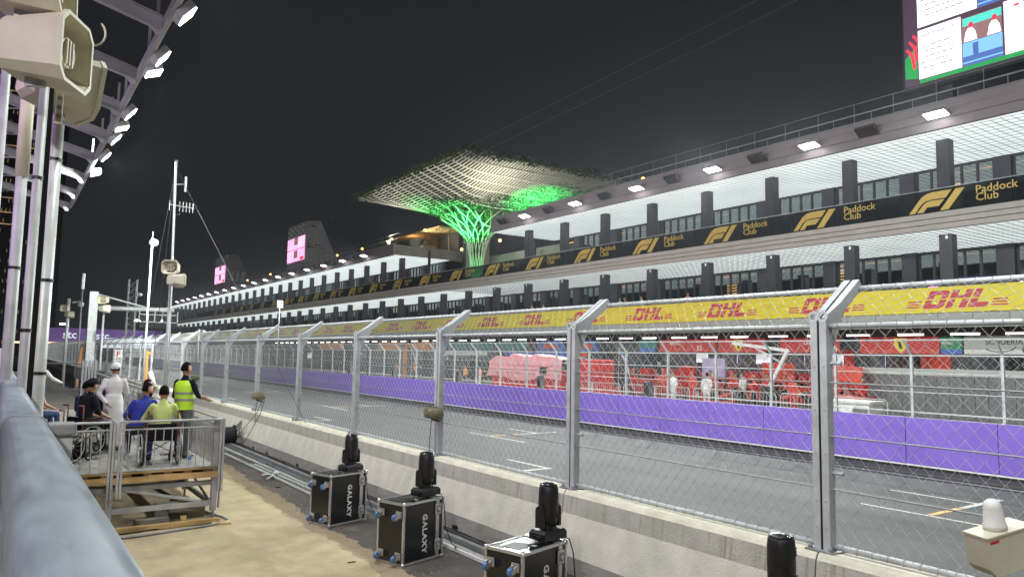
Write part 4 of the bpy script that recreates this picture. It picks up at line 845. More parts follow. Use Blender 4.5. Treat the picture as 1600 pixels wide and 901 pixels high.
b = MB(); b.prism([(-.15, 0), (.23, 0), (.27, .07), (.27, .30), (-.21, .30), (-.21, .07)], 'y', -.10, .10); b.build('case', 'cream', t, world=False); MB().box(-.215, .275, -.11, .11, .301, .318).build('lid', 'cream', t, world=False); MB().box(-.18, -.09, -.103, -.101, .26, .28).build('red_label', 'red', t, world=False)
MB().lathe([(.085, 0), (.085, .035), (.078, .045), (.066, .17), (.058, .205), (.035, .228), (.0, .235)], (-.0, 0, .32), 20).build('dome', 'white', t, True, False); MB().tube([(-.02, 0, 0), (-.03, .02, -.1), (-.01, 0, -.18), (-.05, 0, -.28)], .008, 5).tube([(-.03, .02, -.06), (-.03, .02, -.11)], .018, 6).build('cable', 'black', t, world=False); MB().bar((.1, .1, .15), (.1, .35, .15), .04, .04).build('mount', 'galv', t, world=False)
# ------------------------------------------------------------ flight cases and moving-head lamps
CW, CD, CH = .84, .56, .88
fc = thing('flight_case', '', 'flight case', (0, 0, 0))
MB().box(.03, CW-.03, .008, CD-.008, .03, CH-.03).box(.008, CW-.008, .03, CD-.03, .03, CH-.03).box(.03, CW-.03, .03, CD-.03, .008, CH-.008).build('body', 'black_gloss', fc, world=False)
E_ = .034; b = MB()
for x in (0, CW-E_):
    for y in (0, CD-E_): b.cbox(x, x+E_, y, y+E_, 0, CH, .006)
for z in (0, CH-E_):
    for y in (0, CD-E_): b.cbox(E_, CW-E_, y, y+E_, z, z+E_, .006)
    for x in (0, CW-E_): b.cbox(x, x+E_, E_, CD-E_, z, z+E_, .006)
b.box(CW-.17, CW-.105, -.004, .009, E_, CH-E_); b.box(CW-.17, CW-.105, E_, CD-E_, CH-.009, CH+.004); b.build('edge_trim', 'alu', fc, world=False)
for x in (.015, CW-.015):
    for y in (.015, CD-.015):
        for z in (.015, CH-.015): MB().ell((x, y, z), (.036, .036, .036), 10, 6).build('ball_corner', 'alu', fc, True, False)
for z in (.20, .72):
    l_ = MB().cbox(CW-.20, CW-.075, -.016, -.005, z-.08, z+.08, .012).build('latch', 'alu', fc, world=False); MB().cbox(CW-.175, CW-.10, -.024, -.017, z-.05, z+.05, .006).build('butterfly', 'galv_d', l_, world=False); MB().tube([(CW-.138, -.024, z), (CW-.138, -.034, z)], .022, 8).build('knob', 'alu', l_, world=False)
for y in (.10, CD-.10):
    for z in (.14, CH-.16):
        w_ = MB().box(-.012, -.001, y-.055, y+.055, z-.05, z+.05).bar((-.012, y-.03, z), (-.085, y-.03, z-.035), .008, .06).bar((-.012, y+.03, z), (-.085, y+.03, z-.035), .008, .06).build('caster', 'alu', fc, world=False)
        MB().tube([(-.085, y-.024, z-.035), (-.085, y+.024, z-.035)], .046, 16).build('wheel', 'tyre_blue', w_, world=False); MB().tube([(-.085, y-.027, z-.035), (-.085, y+.027, z-.035)], .028, 10).build('hub', 'alu', w_, world=False)
obj('lettering', text('GALAXY', 'white', .128, .0055, space=1.2, depth=.001), fc, loc=(CW*.475, .006, CH*.775), rot=(0, PI/2, 0)).rotation_euler = (PI/2, PI/2, 0)
MB().box(.12, .40, .16, .42, CH-.0075, CH-.005).build('dish', 'black', fc, world=False); MB().box(.36, .42, .12, .18, CH-.0075, CH-.004).build('label', 'grey_panel', fc, world=False)
obj('lettering', text('BEAM 350', 'grey_panel', .07, .002, depth=.001), fc, loc=(.12, .10, CH-.005)) if False else None
for i, (x, y, rz, w) in enumerate([(4.97, 12.66, 17, 'farthest of the three'), (4.97, 9.80, 17.5, 'middle one of the three'), (4.88, 6.74, 16, 'nearest, cut by the bottom edge')]):
    place(fc, i == 0, (x, y, .012), rad(rz), 'black flight case with white GALAXY lettering and blue casters, '+w, 'flight cases along the barrier')
place(fc, False, (5.0, 3.55, .012), rad(16), 'flight case below the picture edge under the nearest moving head lamp', 'flight cases along the barrier')
mh = thing('moving_head_lamp', '', 'stage light', (0, 0, 0))
b = MB(); n = 8; P0 = [(-.20, -.13), (.20, -.13), (.21, .0), (.20, .13), (-.20, .13), (-.21, 0)]; P1 = [(x*.86, y*.86) for x, y in P0]; k = len(P0)
b.add([(x, y, .02) for x, y in P0]+[(x, y, .10) for x, y in P0]+[(x, y, .135) for x, y in P1], [tuple(range(k))]+[(i, (i+1) % k, k+(i+1) % k, k+i) for i in range(k)]+[(k+i, k+(i+1) % k, 2*k+(i+1) % k, 2*k+i) for i in range(k)]+[tuple(range(2*k, 3*k))]); b.cbox(-.23, -.20, -.10, .10, .05, .08, .008).cbox(.20, .23, -.10, .10, .05, .08, .008)
base = b.build('base', 'black', mh, world=False); MB().box(-.08, .08, -.133, -.131, .05, .09).build('display', 'dark', base, world=False)
for x in (-.14, .14): MB().lathe([(.03, 0), (.03, .02)], (x, 0, 0), 8).build('foot', 'rubber', base, world=False)
b = MB().lathe([(.10, 0), (.10, .04)], (0, 0, .136), 14).bar((-.10, 0, .17), (.10, 0, .17), .10, .05)
for s_ in (-1, 1):
    pts = arc(0, .26, .055, 180, 0, 6); b.prism([(-.055, .0), (.055, 0)]+arc(0, .22, .055, 0, 180, 6), 'x', s_*.155-.028, s_*.155+.028) if False else None
    v = MB().prism([(-.06, 0), (.06, 0)]+arc(0, .20, .06, 0, 180, 6), 'x', s_*.150-.022, s_*.150+.022); v.v = [(x, y, z+.16) for x, y, z in v.v]; b.add(v.v, v.f)
b.build('yoke', 'black', mh, world=False)
b = MB().lathe([(.085, .20), (.112, .225), (.122, .30), (.126, .42), (.124, .56), (.118, .63), (.105, .655)], (0, 0, 0), 18); hd = b.build('head', 'black', mh, True, False)
MB().lathe([(.108, .64), (.112, .665), (.095, .672), (.085, .668)], (0, 0, 0), 18).build('bezel', 'black_gloss', hd, True, False); MB().ell((0, 0, .66), (.088, .088, .028), 16, 8).build('lens', 'black_gloss', hd, True, False)
b = MB()
for k in range(3):
    for j in range(3): b.box(-.035+j*.025, -.017+j*.025, -.1285, -.118, .50+k*.028, .518+k*.028)
b.build('vent', 'dark', hd, world=False); MB().box(-.05, .05, -.135, -.11, .28, .33).build('handle_ridge', 'rubber', hd, world=False)
MB().tube([(.05, -.14, .07), (.10, -.26, .04), (.13, -.30, -.12), (.16, -.31, -.45), (.26, -.34, -.70), (.40, -.3, -.82), (.6, -.1, -.86)], .008, 5).build('power_cable', 'rubber', mh, world=False)
MB().tube([(-.18, -.10, .08), (-.26, -.12, .12), (-.30, -.08, .05), (-.26, .0, .02)], .006, 5).build('signal_cable', 'rubber', mh, world=False)
for i, (x, y, rz, w) in enumerate([(5.47, 12.98, 20, 'on the farthest flight case'), (5.54, 10.22, 14, 'on the middle flight case'), (5.50, 7.10, 10, 'on the nearest visible flight case'), (5.70, 4.06, 24, 'at the bottom edge, only its head in view')]):
    o = place(mh, i == 0, (x, y, CH+.017), rad(rz), 'black moving head stage lamp pointing up, '+w, 'moving head lamps'); o.scale = (.96, .96, .97)
# ------------------------------------------------------------ rails, channels, cables along the barrier foot
for i, (x, y0, y1, w, h, m, lab) in enumerate([(6.42, 8, 26, .05, .06, 'galv', 'long square steel rail on the ground nearest the barrier'), (6.30, 8, 25.5, .06, .07, 'galv_d', 'long dark steel rail on the ground, second from the barrier'), (6.17, 9, 25, .07, .05, 'alu', 'long bright aluminium rail on the ground, third from the barrier'), (6.03, 14.6, 25.2, .11, .04, 'grey_panel', 'long pale channel on the ground, fourth from the barrier'), (5.88, 15.6, 20.5, .10, .04, 'grey_panel', 'short pale channel ending beside the farthest flight case'), (5.72, 15.4, 23, .09, .03, 'grey_panel', 'outermost pale channel lying on the asphalt strip'), (6.1, 5.2, 13, .12, .05, 'white', 'white cable channel running behind the flight cases')]):
    b = MB(); a = random.uniform(-.03, .03); b.bar((x+a, y0, .02+.004*i), (x-a, y1, .02+.004*i), w, .012); b.bar((x+a-w/2, y0, .02+h/2), (x-a-w/2, y1, .02+h/2), .008, h); b.bar((x+a+w/2, y0, .02+h/2), (x-a+w/2, y1, .02+h/2), .008, h)
    o = b.build('metal_channel', m); tag(o, lab, 'rail', 'rails along the barrier foot')
for k in range(9):
    x0 = 6.50+.025*k; y = 2.; pts = []
    while y < 28: pts.append((x0+random.uniform(-.035, .03), y, .03+random.random()*.03)); y += .9
    o = MB().tube(pts, random.uniform(.008, .014), 5).build('ground_cable', 'rubber'); tag(o, 'black cable along the foot of the barrier, '+ORD[k]+' out of nine from the rails', 'cable', 'cables along the barrier foot')
t = thing('tie_bundle', 'loose white cable ties bundled on the pale channels', 'cable tie', (5.72, 18.3, .05)); MB().tube([(0, 0, .03), (-.15, -.1, .05), (-.25, .05, .03), (-.1, .2, .02), (-.05, -.2, .04), (-.3, -.5, .02)], .022, 6).build('tie', 'white', t, True, False); MB().ell((.08, .05, .05), (.08, .06, .05), 8, 6).build('knot', 'white', t, True, False); MB().ell((.02, .15, .05), (.05, .04, .03), 8, 6).build('clip', 'green', t, True, False)
t = thing('cable_drum', 'black cable drum with loose loops beside the barrier', 'cable drum', (6.35, 25.2, .28)); MB().tube([(-.16, 0, .05), (.16, 0, .05)], .26, 18).build('drum', 'rubber', t, world=False); MB().tube([(.17, 0, .05), (.20, 0, .05)], .32, 18).tube([(-.20, 0, .05), (-.17, 0, .05)], .32, 18).build('flange', 'black', t, world=False)
for k in range(4): MB().tube([(.26+.05*k+.03*math.sin(a*2), .05+.12*math.cos(a)*.6, .1+.25*math.sin(a)+.05*k) for a in [j*.5 for j in range(14)]], .010, 5).build('loop', 'rubber', t, world=False)
o = MB().tube([(7.1, 23.9, 1.6), (6.95, 23.8, 1.1), (6.72, 24.4, .28), (6.6, 24.6, .03), (6.35, 25, .05)], .010, 5).build('hanging_cable', 'rubber'); tag(o, 'black cable hanging down the barrier below the farther microphone', 'cable'); o = MB().tube([(7.1, 24.0, 1.6), (6.95, 24.2, 1.1), (6.72, 25.4, .28), (6.6, 25.6, .03)], .008, 5).build('hanging_cable', 'rubber'); tag(o, 'second thin cable hanging beside it down the barrier face', 'cable')
for i, (x, y) in enumerate(((5.35, 16.9), (5.15, 13.9), (4.4, 10.4))):
    o = MB().cbox(x, x+.12, y, y+.04, .005, .02, .005).build('debris_scrap', 'dark'); tag(o, 'small dark scrap lying on the asphalt strip, '+['beside the channels', 'near the farthest flight case', 'near the middle flight case'][i], 'debris')
b = MB()
for k in range(700):
    y = random.uniform(5, 25); x = 4.98+.036*max(0, y-12)+random.gauss(0, .22) if k % 4 else random.uniform(4.8, 6.4); r_ = random.uniform(.006, .020)*(1 if random.random() < .93 else 1.8)
    b.add([(x+r_*1.3*random.uniform(.7, 1.2), y, .006), (x, y+r_*random.uniform(.7, 1.3), .006), (x-r_, y-.2*r_, .006), (x, y-r_, .006), (x+.1*r_, y+.1*r_, .008+r_*.9)], [(0, 1, 4), (1, 2, 4), (2, 3, 4), (3, 0, 4)])
o = b.build('gravel', 'sand_edge'); o['kind'] = 'stuff'
# ------------------------------------------------------------ people
def loft(b, rings, n=14):
    """rings: (centre, rx, ry) stacked, closed"""
    vs = []; fs = []
    for c, rx, ry in rings:
        for j in range(n): t = 2*PI*j/n; vs.append((c[0]+rx*math.cos(t), c[1]+ry*math.sin(t), c[2]))
    k = len(rings)
    for i in range(k-1):
        for j in range(n): fs.append((i*n+j, i*n+(j+1) % n, (i+1)*n+(j+1) % n, (i+1)*n+j))
    fs += [tuple(range(n))[::-1], tuple((k-1)*n+j for j in range(n))]; b.add(vs, fs)
def person(label, loc, rz=0, pose='stand', top='blackcloth', legs='blackcloth', shoes='black', skin='skin', sleeves='short', hair='hair', robe=False, J=None, lean=(0, 0), turn=0, tilt=0, voxel=.02, cap=None, vest=None, mask=False, beard=False, scarf=None, size=1, group=None):
    sit = pose == 'sit'
    if sit: P = dict(pe=(0, 0, .56), wa=(0, -.01, .72), ch=(0, .01, .92), ne=(0, .02, 1.08), sh=(.185, 0, 1.03), el=(.25, .06, .77), wr=(.19, .28, .68), hi=(.09, .02, .54), kn=(.12, .44, .53), an=(.12, .47, .10), to=(.13, .62, .045))
    else: P = dict(pe=(0, 0, .95), wa=(0, 0, 1.10), ch=(0, .0, 1.28), ne=(0, .0, 1.46), sh=(.19, 0, 1.40), el=(.245, -.03, 1.12), wr=(.25, .05, .88), hi=(.09, 0, .92), kn=(.10, .02, .50), an=(.10, -.02, .09), to=(.115, .14, .04))
    Q = {}
    for k, v in P.items():
        if k in ('pe', 'wa', 'ch', 'ne'): Q[k] = Vector(v)
        else: Q[k+'R'] = Vector(v); Q[k+'L'] = Vector((-v[0], v[1], v[2]))
    for k, v in (J or {}).items(): Q[k] = Vector(v)
    pz = Q['pe'].z
    for k, v in Q.items():
        if k[:2] in ('wa', 'ch', 'ne', 'sh', 'el', 'wr') and not (J and k in J): v.x += lean[0]*(v.z-pz); v.y += lean[1]*(v.z-pz)
    hd = Q['ne']+Vector((lean[0]*.15, lean[1]*.15+.025, .165)); HR = Matrix.Rotation(turn, 3, 'Z') @ Matrix.Rotation(-tilt, 3, 'X')
    b = MB(); segs = []
    def limb(p, q, r0, r1, tg):
        b.tube([p, p.lerp(q, .3), p.lerp(q, .65), q], [r0, r0*.55+r1*.45+.006, r0*.3+r1*.7, r1], 10); b.ell(p, (r0,)*3, 10, 8); b.ell(q, (r1,)*3, 10, 8); segs.append((p, q, (r0+r1)/2, tg))
    pe, wa, ch, ne = Q['pe'], Q['wa'], Q['ch'], Q['ne']
    loft(b, [(pe+Vector((0, 0, -.10)), .10, .085), (pe+Vector((0, 0, -.04)), .155, .12), (pe+Vector((0, 0, .04)), .155, .115), (wa, .145, .105), (ch, .172, .115), (ch.lerp(ne, .55), .165, .10), (ch.lerp(ne, .85), .10, .075), (ne+Vector((0, 0, .01)), .06, .06)])
    segs += [(pe, wa, .13, 't'), (wa, ch, .14, 't'), (ch, ne-Vector((0, 0, .06)), .13, 't'), (Q['shL'], Q['shR'], .06, 't'), (pe+Vector((0, 0, -.10)), pe+Vector((0, 0, -.05)), .13, 'l')]
    limb(ne-Vector((0, 0, .03)), hd-Vector((0, 0, .05)), .058, .052, 's')
    for s in 'LR':
        limb(Q['sh'+s].lerp(ch, .12), Q['el'+s], .062 if sleeves else .05, .044, 't' if sleeves else 's'); limb(Q['el'+s], Q['wr'+s], .043 if sleeves != 'long' else .05, .030 if sleeves != 'long' else .042, 't' if sleeves == 'long' else 's')
        limb(Q['hi'+s], Q['kn'+s], .088, .062, 'l'); limb(Q['kn'+s], Q['an'+s], .060, .045, 'l'); a, t = Q['an'+s], Q['to'+s]
        b.tube([a+Vector((0, -.05, -.045)), a.lerp(t, .5)+Vector((0, 0, -.0)), t], [.042, .045, .036], 10); b.ell(t, (.042, .05, .035), 10, 6); segs.append((a+Vector((0, 0, -.045)), t, .05, 'f'))
        w, e = Q['wr'+s], Q['el'+s]; d = (w-e).normalized(); b.ell(w+d*.045, (.036, .036, .036), 8, 6); b.tube([w, w+d*.09], [.028, .034], 8); segs.append((w, w+d*.1, .035, 's'))
    if robe:
        loft(b, [(wa, .16, .125), (pe, .185, .15), (pe*.6+Vector((0, 0, 0)), .20, .165), (Vector((pe.x, pe.y-.0, .09)), .215, .185)], 16); segs += [(pe, Vector((0, 0, .1)), .19, 't')]
    def H(p): return hd+HR @ Vector(p)
    b.ell(hd, (.076, .096, .118), 14, 10, R=HR); b.ell(H((0, .02, -.055)), (.058, .068, .065), 10, 8, R=HR); b.ell(H((0, .098, -.012)), (.014, .022, .026), 8, 6, R=HR)
    for s in (-1, 1): b.ell(H((s*.078, -.005, -.01)), (.012, .02, .03), 8, 6, R=HR)
    segs += [(H((0, -.03, 0)), H((0, .03, 0)), .1, 's'), (H((0, .05, -.07)), H((0, .09, 0)), .03, 's')]
    me = b.mesh('tmp', 'skin'); o = bpy.data.objects.new('tmp', me); COL.objects.link(o); md = o.modifiers.new('r', 'REMESH'); md.mode = 'VOXEL'; md.voxel_size = voxel; md.use_smooth_shade = True
    s2 = o.modifiers.new('s', 'SMOOTH'); s2.iterations = 2 if voxel < .03 else 1; s2.factor = .4
    dg = bpy.context.evaluated_depsgraph_get(); m2 = bpy.data.meshes.new_from_object(o.evaluated_get(dg)); bpy.data.objects.remove(o); bpy.data.meshes.remove(me)
    m2.materials.clear(); names = [skin, top, top if robe else legs, shoes]
    for n_ in names: m2.materials.append(MATS[n_])
    C = np.array([p.center[:] for p in m2.polygons]); best = np.full(len(C), 1e9); idx = np.zeros(len(C), int)
    for p, q, r, tg in segs:
        p, q = np.array(p), np.array(q); d = q-p; t = np.clip(((C-p)@d)/max(d@d, 1e-9), 0, 1); D = np.linalg.norm(C-(p+t[:, None]*d), axis=1)-r; w = D < best; best[w] = D[w]; idx[w] = 'stlf'.index(tg)
    m2.polygons.foreach_set('material_index', idx.astype(np.int32)); m2.polygons.foreach_set('use_smooth', [True]*len(m2.polygons)); m2.name = 'body'
    t = thing('person', label, 'person', loc, rz, group); t.scale = (size,)*3
    if voxel < .03:   # five unequal, bent fingers on each hand, joined to the body mesh
        f = MB()
        for s in 'LR':
            w, e = Q['wr'+s], Q['el'+s]; d = (w-e).normalized(); sd = 1 if s == 'R' else -1; side = d.cross(Vector((0, 0, 1)) if abs(d.z) < .8 else Vector((0, 1, 0))).normalized(); nrm = side.cross(d)*(-1 if d.z > -.8 else 1)
            for k, ln in enumerate((.062, .074, .070, .055)):
                r0 = w+d*.075+side*(k-1.5)*.018; r1 = r0+d*ln*.55+nrm*.004; f.tube([r0, r1, r1+d*ln*.4-nrm*.02], [.0095, .009, .0075], 6)
            r0 = w+d*.03+side*sd*-.03; f.tube([r0, r0+d*.03-side*sd*.025, r0+d*.062-side*sd*.03-nrm*.012], [.011, .010, .008], 6)
        fm = f.mesh('f', 'skin', True); bmx = bmesh.new(); bmx.from_mesh(m2); n0 = len(bmx.faces); bmx.from_mesh(fm); bmx.faces.ensure_lookup_table()
        for q_ in bmx.faces[n0:]: q_.material_index = 0
        bmx.to_mesh(m2); bmx.free(); bpy.data.meshes.remove(fm)
    obj('body', m2, t, loc=(0, 0, 0))
    def shell(name, r, cen, keep, m, n=18, mm=14, jit=0):
        vs = []; fs = []; q = MB(); q.ell((0, 0, 0), r, n, mm); c = Vector(cen)
        ok = [keep(Vector(v)) for v in q.v]; v2 = [H(c+Vector(v)*(1+random.uniform(-jit, jit))) for v in q.v]
        x = MB(); x.add(v2, [f for f in q.f if all(ok[i] for i in f)]); o_ = x.build(name, m, t, True, False); sm = o_.modifiers.new('thick', 'SOLIDIFY'); sm.thickness = .007; sm.offset = 1; return o_
    if hair: shell('hair', (.084, .104, .126), (0, -.006, .006), lambda v: v.z > .055 or (v.y < -.012 and v.z > -.045), hair, jit=.035)
    if beard: shell('beard', (.066, .075, .075), (0, .022, -.056), lambda v: v.z < .01 and v.y > -.03, 'hair', jit=.03)
    if mask: shell('face_mask', (.068, .086, .066), (0, .030, -.040), lambda v: v.y > .02 and v.z < .03, 'scr_blue' if False else 'lav')
    if voxel < .03:
        e = MB()
        for s in (-1, 1): e.ell(H((s*.030, .086, .012)), (.011, .006, .006), 8, 6, R=HR)
        e.build('eyes', 'black_gloss', t, True, False)
    if cap:
        c_ = shell('cap', (.092, .112, .105), (0, 0, .035), lambda v: v.z > -.005, cap); vz = MB(); vz.add([H((x, y, z)) for x, y, z in [(-.075, .085, .045), (-.04, .175, .03), (.04, .175, .03), (.075, .085, .045), (-.075, .085, .053), (-.04, .175, .038), (.04, .175, .038), (.075, .085, .053)]] if cap != 'white' else [H((x, -y, z)) for x, y, z in [(-.075, .085, .03), (-.05, .125, .01), (.05, .125, .01), (.075, .085, .03), (-.075, .085, .038), (-.05, .125, .018), (.05, .125, .018), (.075, .085, .038)]], [(0, 1, 2, 3), (4, 5, 6, 7), (0, 1, 5, 4), (1, 2, 6, 5), (2, 3, 7, 6)]); vz.build('visor', cap, c_, world=False)
    if scarf: shell('head_scarf', (.10, .118, .15), (0, -.012, -.012), lambda v: v.y < .06 or v.z > .07, scarf)
    if vest:
        x = MB(); R_ = [(pe+Vector((0, 0, -.06)), .185, .15), (wa, .182, .145), (ch, .198, .148), (ch.lerp(ne, .5), .185, .128), (ch.lerp(ne, .80), .120, .105)]; loft(x, R_, 20); x.f = x.f[:-2]; x.m = x.m[:-2]; v_ = x.build('safety_vest', vest, t, True, False)
        for z0 in (0, .12):
            c0 = pe.lerp(ch, .30)+Vector((0, 0, z0)); x = MB(); loft(x, [(c0, .192, .153), (c0+Vector((0, 0, .045)), .194, .154)], 20); x.f = x.f[:-2]; x.m = x.m[:-2]; x.build('reflective_band', 'hivis_tape', v_, True, False)
    return t
# ------------------------------------------------------------ raised viewing platform
DX, DY, DZ = 3.42, 14.1, 1.0
pt = thing('viewing_platform', 'raised grey deck on a steel scaffold frame with pale wooden edge beams', 'platform', (1.7, DY, 0))
for i in range(24):
    for k in range(2):
        x0 = .55+k*1.44; MB().box(x0, x0+1.425, DY+.02+i*.62, DY+.61+i*.62, DZ-.035, DZ-random.uniform(0, .006)).build('deck_board', 'deck', pt)
for i in range(5): x0 = .55+i*.574; MB().box(x0, x0+.57, DY-.015, DY+.012, .80, .90+random.uniform(-.01, .01)).build('edge_beam', 'wood', pt)
for i in range(9): x0 = .6+i*.32; MB().box(x0, x0+.13, DY+.0, DY+.6, .905, .962).build('pallet_block', 'wood_dark', pt)
MB().box(.55, DX, DY-.01, DY+.02, .945, .975).build('edge_beam', 'wood', pt); MB().box(.6, DX, DY+.05, DY+14.8, .80, .895).build('underframe', 'wood_dark', pt)
for x in (1.70, DX-.05, .6):
    for y in (DY+.0, DY+2.4, DY+4.9, DY+7.4):
        p = MB().box(x-.05, x+.05, y+.02, y+.10, .20, 1.80 if y < DY+1 and x > 1 else .79).build('frame_post', 'galv', pt); MB().tube([(x, y+.06, .05), (x, y+.06, .21)], .022, 8).box(x-.08, x+.08, y-.02, y+.14, .012, .05).build('jack', 'galv_d', p)
for y in (DY+.06, DY+2.46, DY+4.96):
    MB().bar((.6, y, .70), (DX-.1, y, .70), .06, .08).build('cross_bar', 'galv_d', pt); MB().bar((.6, y, .34), (DX-.1, y, .34), .05, .09).build('cross_bar', 'galv_d' if y > DY+1 else 'galv', pt); MB().tube([(1.9, y-.0, .68), (DX-.25, y, .38)], .03, 8).build('brace', 'galv', pt)
for x in (.7, DX-.1):
    for y in (DY+.1, DY+2.5): MB().bar((x, y, .34), (x, y+2.3, .34), .05, .08).build('cross_bar', 'galv_d', pt); MB().tube([(x, y, .36), (x, y+2.3, .76)], .025, 6).tube([(x, y+2.3, .36), (x, y+1.15, .78)], .022, 6).build('brace', 'galv_d', pt)
for i, (a, c, m_) in enumerate((((.9, 13.95, .06), (3.45, 14.0, .06), 'wood'), ((2.9, 14.2, .05), (3.3, 16.6, .05), 'wood'), ((3.3, 13.9, .03), (3.62, 13.8, .03), 'wood'), ((1.3, 13.95, .05), (1.55, 14.6, .05), 'wood'))):
    o = MB().bar(a, c, .10, .075 if i != 2 else .03).build('timber_beam', m_); tag(o, 'pale timber sleeper under the platform, '+['lying across the front', 'running back below the right side', 'short block at the corner foot', 'short offcut at the left'][i], 'timber')
for i, (x, y, z, w, d, h, lab) in enumerate([(2.55, 14.9, .012, .62, .28, .22, 'grey concrete block under the platform, rear one'), (2.75, 14.62, .012, .60, .22, .20, 'grey concrete block under the platform, front one'), (2.15, 14.32, .012, .55, .2, .10, 'low grey concrete slab under the platform')]):
    o = MB().cbox(x, x+w, y, y+d, z, z+h, .015).build('concrete_block', 'conc_base'); tag(o, lab, 'block')
o = MB().tube([(.9, 13.4, .03), (2.2, 13.55, .03), (3.2, 13.75, .03), (3.62, 13.95, .03), (3.6, 14.3, .03), (3.3, 15.5, .03), (3.1, 18, .03)], .022, 7).build('ground_hose', 'galv_d', smooth=True); tag(o, 'grey hose looping round the platform corner on the ground', 'hose')
o = MB().tube([(.9, 13.75, .025), (2.0, 13.85, .025), (3.0, 14.05, .025)], .012, 6).build('ground_wire', 'rubber'); tag(o, 'thin dark wire lying in front of the platform', 'cable')
# guard rails
gr = thing('guard_rail', 'galvanised guard rail with upright bars around the viewing platform', 'railing', (1.7, DY, DZ))
balu_ = MB().tube([(0, 0, 0), (0, 0, .69)], .009, 6).mesh('baluster', 'galv')
def rail_run(a, c):
    a, c = Vector(a), Vector(c); d = (c-a); L_ = d.length; d.normalize()
    for z, r_ in ((.82, .021), (.69, .016), (.0, .014)): MB().tube([a+Vector((0, 0, z)), c+Vector((0, 0, z))], r_, 8).build('rail', 'galv', gr, True)
    n = int(L_/.125)
    for k in range(1, n): p = a+d*(L_*k/n); obj('baluster', balu_, gr, loc=p-wloc(gr))
    for p in (a, c):
        for q in (.0, .05): MB().box(p.x-.018+q*abs(d.x), p.x+.018+q*abs(d.x), p.y-.018+q*abs(d.y), p.y+.018+q*abs(d.y), .55, DZ+.83).build('upright', 'galv', gr)
rail_run((.55, DY-.03, DZ+.0), (1.66, DY-.03, DZ+.0)); rail_run((1.80, DY-.03, DZ), (DX, DY-.03, DZ))
for k in range(5): rail_run((DX, DY+.05+k*2.4, DZ), (DX, DY+2.35+k*2.4, DZ))
for k in range(5): MB().tube([(DX+.03, DY-.02+k*.02, .25), (DX+.05, DY+.0+k*.025, .95), (DX+.03, DY-.02+k*.02, DZ+.8)], .012, 5).build('spare_tube', 'galv', gr)
o = thing('fence_panels', 'stacked upright barrier panels standing beyond the wheelchair users', 'barrier', (2.6, 32, 1))
for k in range(5): MB().bar((2.7+.1*k, 32-.05*k, 1.0), (2.7+.1*k, 32-.05*k, 2.6), .07, .07).build('upright', 'galv', o)
MB().bar((.3, 36, 2.45), (2.7, 32, 2.45), .05, .05).bar((.3, 36, 1.5), (2.7, 32, 1.5), .05, .05).build('rail', 'galv_d', o); MB().bar((3.2, 32, 2.1), (3.2, 20, 2.0), .05, .06).build('rail', 'galv', o)
for k in range(14): MB().bar((3.2, 20.4+k*.85, 1.0), (3.2, 20.4+k*.85, 2.0), .02, .02).build('baluster', 'galv', o)
# wheelchairs
def torus(b, c, R, r, n=28, m=6):
    vs = []; fs = []
    for i in range(n):
        a = 2*PI*i/n
        for j in range(m): q = 2*PI*j/m; vs.append((c[0]+r*math.sin(q), c[1]+(R+r*math.cos(q))*math.cos(a), c[2]+(R+r*math.cos(q))*math.sin(a)))
    for i in range(n):
        for j in range(m): fs.append((i*m+j, i*m+(j+1) % m, ((i+1) % n)*m+(j+1) % m, ((i+1) % n)*m+j))
    b.add(vs, fs)
wc = thing('wheelchair', '', 'wheelchair', (0, 0, 0))
for s in (-1, 1):
    w = MB(); torus(w, (s*.29, -.05, .30), .285, .016); wo = w.build('wheel', 'rubber', wc, True, False); r_ = MB(); torus(r_, (s*.325, -.05, .30), .255, .008); r_.build('push_rim', 'alu', wo, True, False); sp = MB()
    for k in range(14): a = k*PI/7; sp.tube([(s*.29, -.05, .30), (s*.29, -.05+.275*math.cos(a), .30+.275*math.sin(a))], .003, 3)
    sp.tube([(s*.26, -.05, .30), (s*.33, -.05, .30)], .03, 8); sp.build('spokes', 'alu', wo, world=False)
    c_ = MB(); torus(c_, (s*.22, .42, .085), .065, .018, 14, 6); c_.build('caster', 'rubber', wc, True, False)
    MB().tube([(s*.24, -.2, .95), (s*.24, -.2, .45), (s*.24, .2, .45), (s*.24, .40, .42), (s*.22, .44, .12), (s*.2, .62, .10)], .013, 6).tube([(s*.24, -.2, .95), (s*.24, -.30, .96)], .017, 6).tube([(s*.25, -.18, .68), (s*.25, .2, .68), (s*.25, .22, .45)], .013, 6).build('side_frame', 'maroon', wc, True, False); MB().cbox(s*.25-.03, s*.25+.03, -.15, .18, .69, .72, .01).build('arm_rest', 'black', wc, world=False); MB().cbox(s*.15-.07, s*.15+.07, .55, .75, .09, .11, .01).build('foot_plate', 'black', wc, world=False)
MB().cbox(-.23, .23, -.19, .22, .44, .475, .012).build('seat', 'blackcloth', wc, world=False); MB().cbox(-.23, .23, -.225, -.19, .48, .74, .012).build('backrest', 'blackcloth', wc, world=False); MB().tube([(-.24, -.1, .2), (.24, .2, .43)], .01, 5).tube([(.24, -.1, .2), (-.24, .2, .43)], .01, 5).build('cross_brace', 'galv_d', wc, world=False)
WG = 'wheelchairs on the platform'
place(wc, True, (2.52, 14.62, DZ), rad(-3), 'wheelchair with dark red frame carrying the person in the lime shirt', WG); place(wc, False, (1.50, 16.6, DZ), rad(-62), 'wheelchair seen side on carrying the person in the black shirt', WG); place(wc, False, (1.05, 15.6, DZ), rad(-50), 'wheelchair at the left half hidden by the hand rail', WG)
